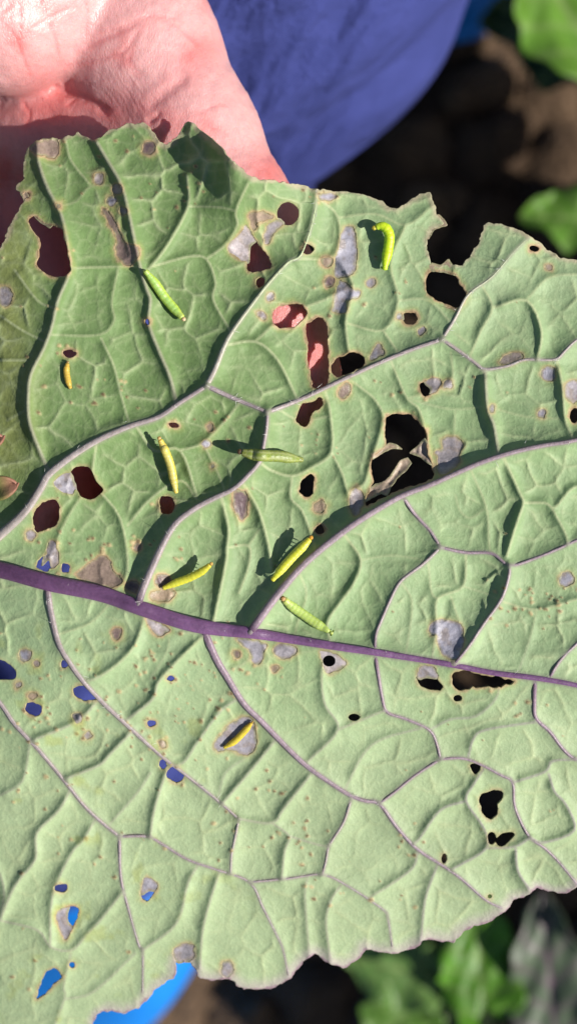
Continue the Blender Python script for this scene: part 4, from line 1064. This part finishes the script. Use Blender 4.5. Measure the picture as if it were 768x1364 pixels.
# skin: fine lines from stretched cells
ms, nt, out = new_mat('skin')
at = N(nt, 'ShaderNodeAttribute'); at.attribute_name = 'col'
c = mulcol(nt, at.outputs['Color'], noise_val(nt, 700, 4, .6, .9, 1.1))
p = N(nt, 'ShaderNodeBsdfPrincipled'); nt.links.new(c, p.inputs['Base Color'])
p.inputs['Roughness'].default_value = .42; p.inputs['Specular IOR Level'].default_value = .55
p.inputs['Subsurface Weight'].default_value = .55; p.inputs['Subsurface Radius'].default_value = (1, .35, .22); p.inputs['Subsurface Scale'].default_value = .004
tc = N(nt, 'ShaderNodeTexCoord')
prev = None
for sc_, rot, dist, st in ((1700, .6, .00008, .3), (3000, -.9, .00006, .4)):
    mp = N(nt, 'ShaderNodeMapping'); mp.inputs['Rotation'].default_value = (0, 0, rot); mp.inputs['Scale'].default_value = (1, .38, .6)
    nt.links.new(tc.outputs['Object'], mp.inputs['Vector'])
    vo = N(nt, 'ShaderNodeTexVoronoi', feature='DISTANCE_TO_EDGE'); vo.inputs['Scale'].default_value = sc_
    nt.links.new(mp.outputs[0], vo.inputs['Vector'])
    rr_ = N(nt, 'ShaderNodeMapRange'); rr_.inputs[1].default_value = 0; rr_.inputs[2].default_value = .22
    nt.links.new(vo.outputs['Distance'], rr_.inputs[0])
    b = N(nt, 'ShaderNodeBump'); b.inputs['Distance'].default_value = dist; b.inputs['Strength'].default_value = st
    nt.links.new(rr_.outputs[0], b.inputs['Height'])
    if prev: nt.links.new(prev, b.inputs['Normal'])
    prev = b.outputs[0]
nt.links.new(prev, p.inputs['Normal']); nt.links.new(p.outputs[0], out.inputs[0])
me.materials.append(ms)
tag(person, 'bare hand of a person in blue trousers, thumb behind the leaf', 'person')

# trousers: loft along a bent leg with soft folds
def loft(name, path, mat, parent, loc, fold=0.0, ring=64, step=.006, seed=3, squash=1.0):
    """path: list of (point, radius)"""
    P_ = catmull([np.append(p_, r_) for p_, r_ in path], 14)
    Pp, Rr = P_[:, :3], P_[:, 3]
    d = np.gradient(Pp, axis=0); d /= np.linalg.norm(d, axis=1)[:, None]
    V, Fq = [], []; m = len(Pp)
    u = np.cross(d[0], [1.0, 0, 0]); u /= np.linalg.norm(u)
    for i in range(m):
        u = u - d[i] * (u @ d[i]); u /= np.linalg.norm(u); w = np.cross(d[i], u)
        for k in range(ring):
            a = 2 * math.pi * k / ring
            f = fold * (math.sin(a * 9 + i * .02 + 1.3 * math.sin(i * .05)) * .5 + .5 * math.sin(a * 17 + 2 * math.sin(i * .04)) + .8 * float(fbm(np.array([a * 2.2]), np.array([i * .06]), seed, 2)[0]))
            r = Rr[i] * (1 + f)
            q_ = Pp[i] + u * r * math.cos(a) * squash + w * r * math.sin(a)
            if fold:
                e_ = -.6 * q_[0] + .8 * q_[1] + .3 * q_[2]; l_ = .8 * q_[0] + .6 * q_[1]
                q_ = q_ + (q_ - Pp[i]) / r * (.0016 * math.sin(e_ * 300 + 2.5 * float(fbm(np.array([e_ * 25]), np.array([l_ * 12]), seed + 5, 2)[0])) * (.5 + .5 * float(vnoise(np.array([e_ * 30]), np.array([l_ * 10]), 4)[0])))
            V.append(q_ - loc)
    for i in range(m - 1):
        for k in range(ring):
            a = i * ring + k; b = i * ring + (k + 1) % ring; Fq.append((a, b, b + ring, a + ring))
    Fq += [tuple(range(ring))[::-1], tuple((m - 1) * ring + k for k in range(ring))]
    return mesh_obj(name, np.array(V), Fq, mat, parent)
M_TROU = plain_mat('blue_trousers', (.038, .05, .20), (.05, .063, .245), 90, .85, bump=.0008, bscale=900, spec=.2)
nt = M_TROU.node_tree; pb = [n_ for n_ in nt.nodes if n_.type == 'BSDF_PRINCIPLED'][0]
tcx = N(nt, 'ShaderNodeTexCoord'); mpx = N(nt, 'ShaderNodeMapping'); mpx.inputs['Scale'].default_value = (1, .16, .4)
mpr = N(nt, 'ShaderNodeMapping'); mpr.inputs['Rotation'].default_value = (0, 0, .66)
nt.links.new(tcx.outputs['Object'], mpr.inputs['Vector']); nt.links.new(mpr.outputs[0], mpx.inputs['Vector'])
nx_ = N(nt, 'ShaderNodeTexNoise'); nx_.inputs['Scale'].default_value = 70; nx_.inputs['Detail'].default_value = 2.5; nx_.inputs['Distortion'].default_value = .3
nt.links.new(mpx.outputs[0], nx_.inputs['Vector'])
bx_ = N(nt, 'ShaderNodeBump'); bx_.inputs['Distance'].default_value = .02; bx_.inputs['Strength'].default_value = .8
nt.links.new(nx_.outputs[0], bx_.inputs['Height']); nt.links.new(pb.inputs['Normal'].links[0].from_socket, bx_.inputs['Normal']); nt.links.new(bx_.outputs[0], pb.inputs['Normal'])
M_SHOE = plain_mat('azure_rubber', (.004, .16, .56), (.006, .19, .63), 30, .5, spec=.4)
HL = np.array(HAND_LOC)
knee = px2w(266, -165, .355)
ankle = px2w(135, 1085, .10)
hip = np.array([-.36, .34, .30])
def trouser_leg(chain, vox=.004):
    """one leg as a smooth body with soft parallel folds"""
    V, Q = implicit([(a, ra, b, rb, .03) for (a, ra), (b, rb) in zip(chain, chain[1:])], vox)
    bm = bmesh.new(); bv = [bm.verts.new(v) for v in V.tolist()]
    for q in Q.tolist():
        try: bm.faces.new([bv[i] for i in q])
        except ValueError: pass
    for _ in range(3): bmesh.ops.smooth_vert(bm, verts=bm.verts, factor=.5, use_axis_x=True, use_axis_y=True, use_axis_z=True)
    bm.normal_update()
    co = np.array([v.co[:] for v in bm.verts]); no = np.array([v.normal[:] for v in bm.verts])
    F = np.array([[v.index for v in f.verts] for f in bm.faces]) if bm.verts.index_update() is None else None
    bm.free()
    e_ = -.62 * co[:, 0] + .78 * co[:, 1] + .3 * co[:, 2]; l_ = .78 * co[:, 0] + .62 * co[:, 1]
    w = e_ * 260 + 3.0 * fbm(e_ * 22, l_ * 7, 5, 2)
    f = .0026 * np.sin(w) * (.25 + vnoise(e_ * 26, l_ * 8, 4)) + .003 * fbm(e_ * 30, l_ * 9, 8, 2)
    return mesh_obj('trouser_leg', co + no * f[:, None] - HL, F, M_TROU, person)
trouser_leg([(hip, .095), (knee * .5 + hip * .5 + np.array([0, .02, .01]), .088), (knee, .080), (px2w(150, 180, .27), .066), (px2w(80, 620, .20), .058), (px2w(110, 960, .135), .053), (ankle, .05)])
def shoe(heel, toe, w, hgt, loc):
    """a rubber clog with a sole, rounded toe and open heel collar"""
    ax = toe - heel; L = np.linalg.norm(ax[:2]); f = np.array([ax[0], ax[1], 0]) / L; s = np.array([-f[1], f[0], 0])
    V, Fq = [], []; nu, nv = 40, 28
    for i in range(nu):
        t = i / (nu - 1)
        wv = w * (.74 + .3 * math.sin(math.pi * min(1, t * .9)) ** 1.2) * (max(0, 1 - ((t - .5) * 2) ** 6)) ** .5 + .0015
        hv = hgt * (1.0 - .45 * smooth01(.3, .75, np.array(t))) * (max(0.02, 1 - ((t - .5) * 2) ** 8)) ** .5
        for k in range(nv):
            a = 2 * math.pi * k / nv; cx = math.cos(a); sx = math.sin(a)
            y_ = wv * math.copysign(abs(cx) ** .75, cx); z_ = hv * .5 * (1 + math.copysign(abs(sx) ** .7, sx))
            V.append(heel + f * L * t + s * y_ + np.array([0, 0, z_ - heel[2] + .002]) - loc)
    for i in range(nu - 1):
        for k in range(nv):
            a = i * nv + k; b = i * nv + (k + 1) % nv; Fq.append((a, b, b + nv, a + nv))
    Fq += [tuple(range(nv))[::-1], tuple((nu - 1) * nv + k for k in range(nv))]
    o = mesh_obj('shoe', np.array(V), Fq, M_SHOE, person)
    V, Fq = [], []
    for i in range(nu):
        t = i / (nu - 1); wv = (w + .003) * (.76 + .3 * math.sin(math.pi * min(1, t * .9)) ** 1.2) * (max(0, 1 - ((t - .5) * 2) ** 6)) ** .5 + .003
        for zz in (-.012, .014):
            for sg in (-1, 1): V.append(heel + f * (L * (t * 1.02 - .01)) + s * wv * sg + np.array([0, 0, zz - heel[2]]) - loc)
    for i in range(nu - 1):
        a = i * 4; b = a + 4
        Fq += [(a, b, b + 1, a + 1), (a + 2, a + 3, b + 3, b + 2), (a, a + 2, b + 2, b), (a + 1, b + 1, b + 3, a + 3)]
    Fq += [(0, 1, 3, 2), ((nu - 1) * 4, (nu - 1) * 4 + 2, (nu - 1) * 4 + 3, (nu - 1) * 4 + 1)]
    mesh_obj('sole', np.array(V), Fq, M_SHOE, o, smooth=False)
sh0 = px2w(255, 1050, .06); sh1 = px2w(-60, 1440, .05)
shoe(np.array([sh0[0], sh0[1], 0]), np.array([sh1[0], sh1[1], 0]), .058, .13, HL)
s2a = px2w(600, -420, .05); s2b = px2w(590, 12, .05)
shoe(np.array([s2a[0], s2a[1], 0]), np.array([s2b[0], s2b[1], 0]), .045, .085, HL)
trouser_leg([(hip + np.array([.1, .25, 0]), .09), (np.array([.0, .58, .34]), .08), (np.array([.075, .52, .27]), .075), (np.array([.10, .46, .15]), .055), (np.array([s2a[0], s2a[1] - .02, .06]), .045)])
# sleeve over the forearm, above the picture
M_SLV = M_TROU
loft('sleeve', [(W3(-215, -540, 64), .040), (W3(-280, -720, 78), .046), (W3(-360, -1000, 102), .05), (W3(-460, -1500, 150), .058)], M_SLV, person, HL, .02)

# ------------------------------------------------------------------ plants growing in the soil
def leaf_mesh(L, Wd, bend, wave, colA, colB, veinc, seed, lob=0.0, tip=.5):
    """a leaf lying along +X from its stalk end, bending down"""
    nu, nv = 40, 25; V, Cc, Fq = [], [], []
    rs = np.random.RandomState(seed); ph = rs.uniform(0, 6, 4)
    for i in range(nu):
        u = i / (nu - 1)
        w = Wd * (math.sin(math.pi * min(1, .04 + .96 * u ** .85)) ** .62) * (1 - tip * .35 * u) * (1 + lob * math.sin(u * 19 + ph[0]) + .06 * math.sin(u * 37 + ph[1]))
        w = max(w, .0008)
        for j in range(nv):
            v = j / (nv - 1) * 2 - 1
            x = L * (u - .12 * v * v * (1 - u)); y = w * v
            z = -bend * L * u * u + .18 * Wd * v * v + wave * Wd * (v * v) * math.sin(u * 14 + ph[2] + (2 if v > 0 else 0)) - .05 * Wd * math.cos(v * 9 + u * 16) * .6 - .03 * Wd * math.exp(-(v / .06) ** 2) * 2
            V.append((x, y, z))
            vv = max(math.exp(-(v * w / Wd / .035) ** 2), .7 * math.exp(-((((u * 6 - abs(v) * 1.4) % 1) - .5) / .09) ** 2)) * .8
            k = .5 + .5 * float(vnoise(np.array([u * 5 + seed]), np.array([v * 2.0]), seed)[0])
            c = np.array(colA) * (1 - k) + np.array(colB) * k
            Cc.append(c * (1 - vv) + np.array(veinc) * vv)
    for i in range(nu - 1):
        for j in range(nv - 1):
            a = i * nv + j; Fq.append((a, a + nv, a + nv + 1, a + 1))
    return np.array(V), Fq, np.array(Cc)
def plant(name, base, leaves, label, group, cat='plant', stemc=(.10, .16, .05)):
    """leaves: (tip direction deg, stalk end xyz relative, length, half width, bend, pitch, roll, colours, seed)"""
    b = np.array([base[0], base[1], soil_z(base[0], base[1]) - .004])
    root = empty(name, b); tag(root, label, cat, group)
    top = max(l[1][2] for l in leaves) * .55
    # short main stem
    ring = 10; V, Fq = [], []
    for i in range(9):
        t = i / 8
        for k in range(ring):
            a = 2 * math.pi * k / ring; r = .006 * (1 - .45 * t)
            V.append((r * math.cos(a) + .006 * math.sin(t * 3), r * math.sin(a), top * t))
    for i in range(8):
        for k in range(ring): Fq.append((i * ring + k, i * ring + (k + 1) % ring, (i + 1) * ring + (k + 1) % ring, (i + 1) * ring + k))
    Fq.append(tuple(8 * ring + k for k in range(ring)))
    mesh_obj('stem', np.array(V), Fq, M_WILD, root, np.tile(np.array(stemc), (len(V), 1)))
    for (ang, st, L, Wd, bend, pitch, roll, cA, cB, cV, sd_, lob) in leaves:
        V, Fq, Cc = leaf_mesh(L, Wd, bend, .22, cA, cB, cV, sd_, lob)
        R_ = Matrix.Rotation(math.radians(ang), 3, 'Z') @ Matrix.Rotation(math.radians(-pitch), 3, 'Y') @ Matrix.Rotation(math.radians(roll), 3, 'X')
        V = V @ np.array(R_).T + np.array(st)
        o = mesh_obj('leaf', V, Fq, M_WILD, root, Cc); solidify(o, .0006)
        pp = catmull([(0.004, 0, top * .6), (st[0] * .4, st[1] * .4, top * .6 + (st[2] - top * .6) * .7), tuple(V[12 + 25 * 3])], 6)
        PV, PF = [], []
        for i, q in enumerate(pp):
            for k in range(8):
                a = 2 * math.pi * k / 8; PV.append(q + .0028 * np.array([math.cos(a), math.sin(a) * .7, math.sin(a) * .7]))
        for i in range(len(pp) - 1):
            for k in range(8): PF.append((i * 8 + k, i * 8 + (k + 1) % 8, (i + 1) * 8 + (k + 1) % 8, (i + 1) * 8 + k))
        PF += [tuple(range(8))[::-1], tuple((len(pp) - 1) * 8 + k for k in range(8))]
        mesh_obj('stalk', np.array(PV), PF, M_WILD, o, np.tile(np.array(cV), (len(PV), 1)))
    return root
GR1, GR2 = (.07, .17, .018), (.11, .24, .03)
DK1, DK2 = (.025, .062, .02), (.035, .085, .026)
GY1, GY2 = (.07, .10, .06), (.10, .135, .085)
VY, VP = (.22, .30, .10), (.20, .09, .17)
def at(px, py, z): return px2w(px, py, z)
def rel(base, p): return (p[0] - base[0], p[1] - base[1], p[2] - soil_z(base[0], base[1]) + .004)
# top right: lit and shaded leaves of a young plant
b = at(830, 60, 0.0)
plant('young_plant', b, [
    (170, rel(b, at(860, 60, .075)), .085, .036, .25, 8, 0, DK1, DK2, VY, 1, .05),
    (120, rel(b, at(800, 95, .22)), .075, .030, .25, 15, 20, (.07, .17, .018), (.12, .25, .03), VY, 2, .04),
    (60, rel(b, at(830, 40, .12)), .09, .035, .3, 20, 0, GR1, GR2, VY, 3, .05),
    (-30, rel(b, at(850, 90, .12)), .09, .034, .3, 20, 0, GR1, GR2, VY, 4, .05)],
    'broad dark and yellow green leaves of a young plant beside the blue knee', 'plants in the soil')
b = at(850, 330, 0.0)
plant('young_plant', b, [
    (172, rel(b, at(830, 300, .2)), .042, .017, .25, 10, 10, GR1, GR2, VY, 5, .05),
    (80, rel(b, at(850, 290, .13)), .07, .03, .3, 20, 0, GR1, GR2, VY, 6, .05),
    (-60, rel(b, at(860, 380, .13)), .08, .03, .3, 20, 0, DK1, GR2, VY, 7, .05)],
    'small green leaf poking out of shaded soil next to the toothed top edge', 'plants in the soil')
b = at(600, 1275, 0.0)
plant('young_plant', b, [
    (96, rel(b, at(645, 1345, .2)), .050, .019, .2, 6, 0, (.07, .19, .012), (.10, .27, .02), VY, 8, .03),
    (170, rel(b, at(585, 1300, .17)), .042, .018, .3, 12, 0, (.10, .20, .05), (.14, .27, .07), VY, 9, .14),
    (-130, rel(b, at(560, 1320, .12)), .05, .018, .3, 15, 0, (.10, .2, .05), GR2, VY, 10, .14)],
    'bright green lobed leaves of a seedling below the scalloped bottom edge', 'plants in the soil')
b = at(770, 1330, 0.0)
plant('young_plant', b, [
    (98, rel(b, at(742, 1400, .2)), .07, .019, .1, 12, -12, GY1, GY2, VP, 11, .05),
    (20, rel(b, at(790, 1350, .14)), .08, .03, .3, 20, 0, GY1, GR2, VP, 12, .05),
    (-70, rel(b, at(760, 1420, .14)), .07, .03, .3, 20, 0, GR1, GR2, VP, 13, .05)],
    'grey green leaf with purple veins standing beside the bright seedling', 'plants in the soil', stemc=VP)
# unseen taller cabbages, added to the right to shade the soil
def big(b, seed, label, hgt=.27, n=9, spread=.12, L=.17):
    rs = np.random.RandomState(seed); lv = []
    for k in range(n):
        a = 360 * k / n + rs.uniform(-12, 12); rd = spread * rs.uniform(.2, .5); z = hgt * rs.uniform(.85, 1.1)
        lv.append((a, (rd * math.cos(math.radians(a)), rd * math.sin(math.radians(a)), z), L * rs.uniform(.8, 1.1), .075 * rs.uniform(.85, 1.15), rs.uniform(.1, .35), rs.uniform(0, 35), rs.uniform(-15, 15), (.075, .13, .06), (.11, .18, .09), (.2, .2, .17), seed * 20 + k, .05))
    plant('shade_cabbage', b, lv, label, 'unseen cabbages added for shade', 'plant', (.12, .1, .1))
big((.36, -.01), 31, 'unseen cabbage added for shade, level with the upper edge of the held leaf')
big((.37, -.17), 32, 'unseen cabbage added for shade, level with the held leaf middle')
big((.47, -.44), 34, 'unseen cabbage added for shade, level with the lobed seedling', hgt=.2)
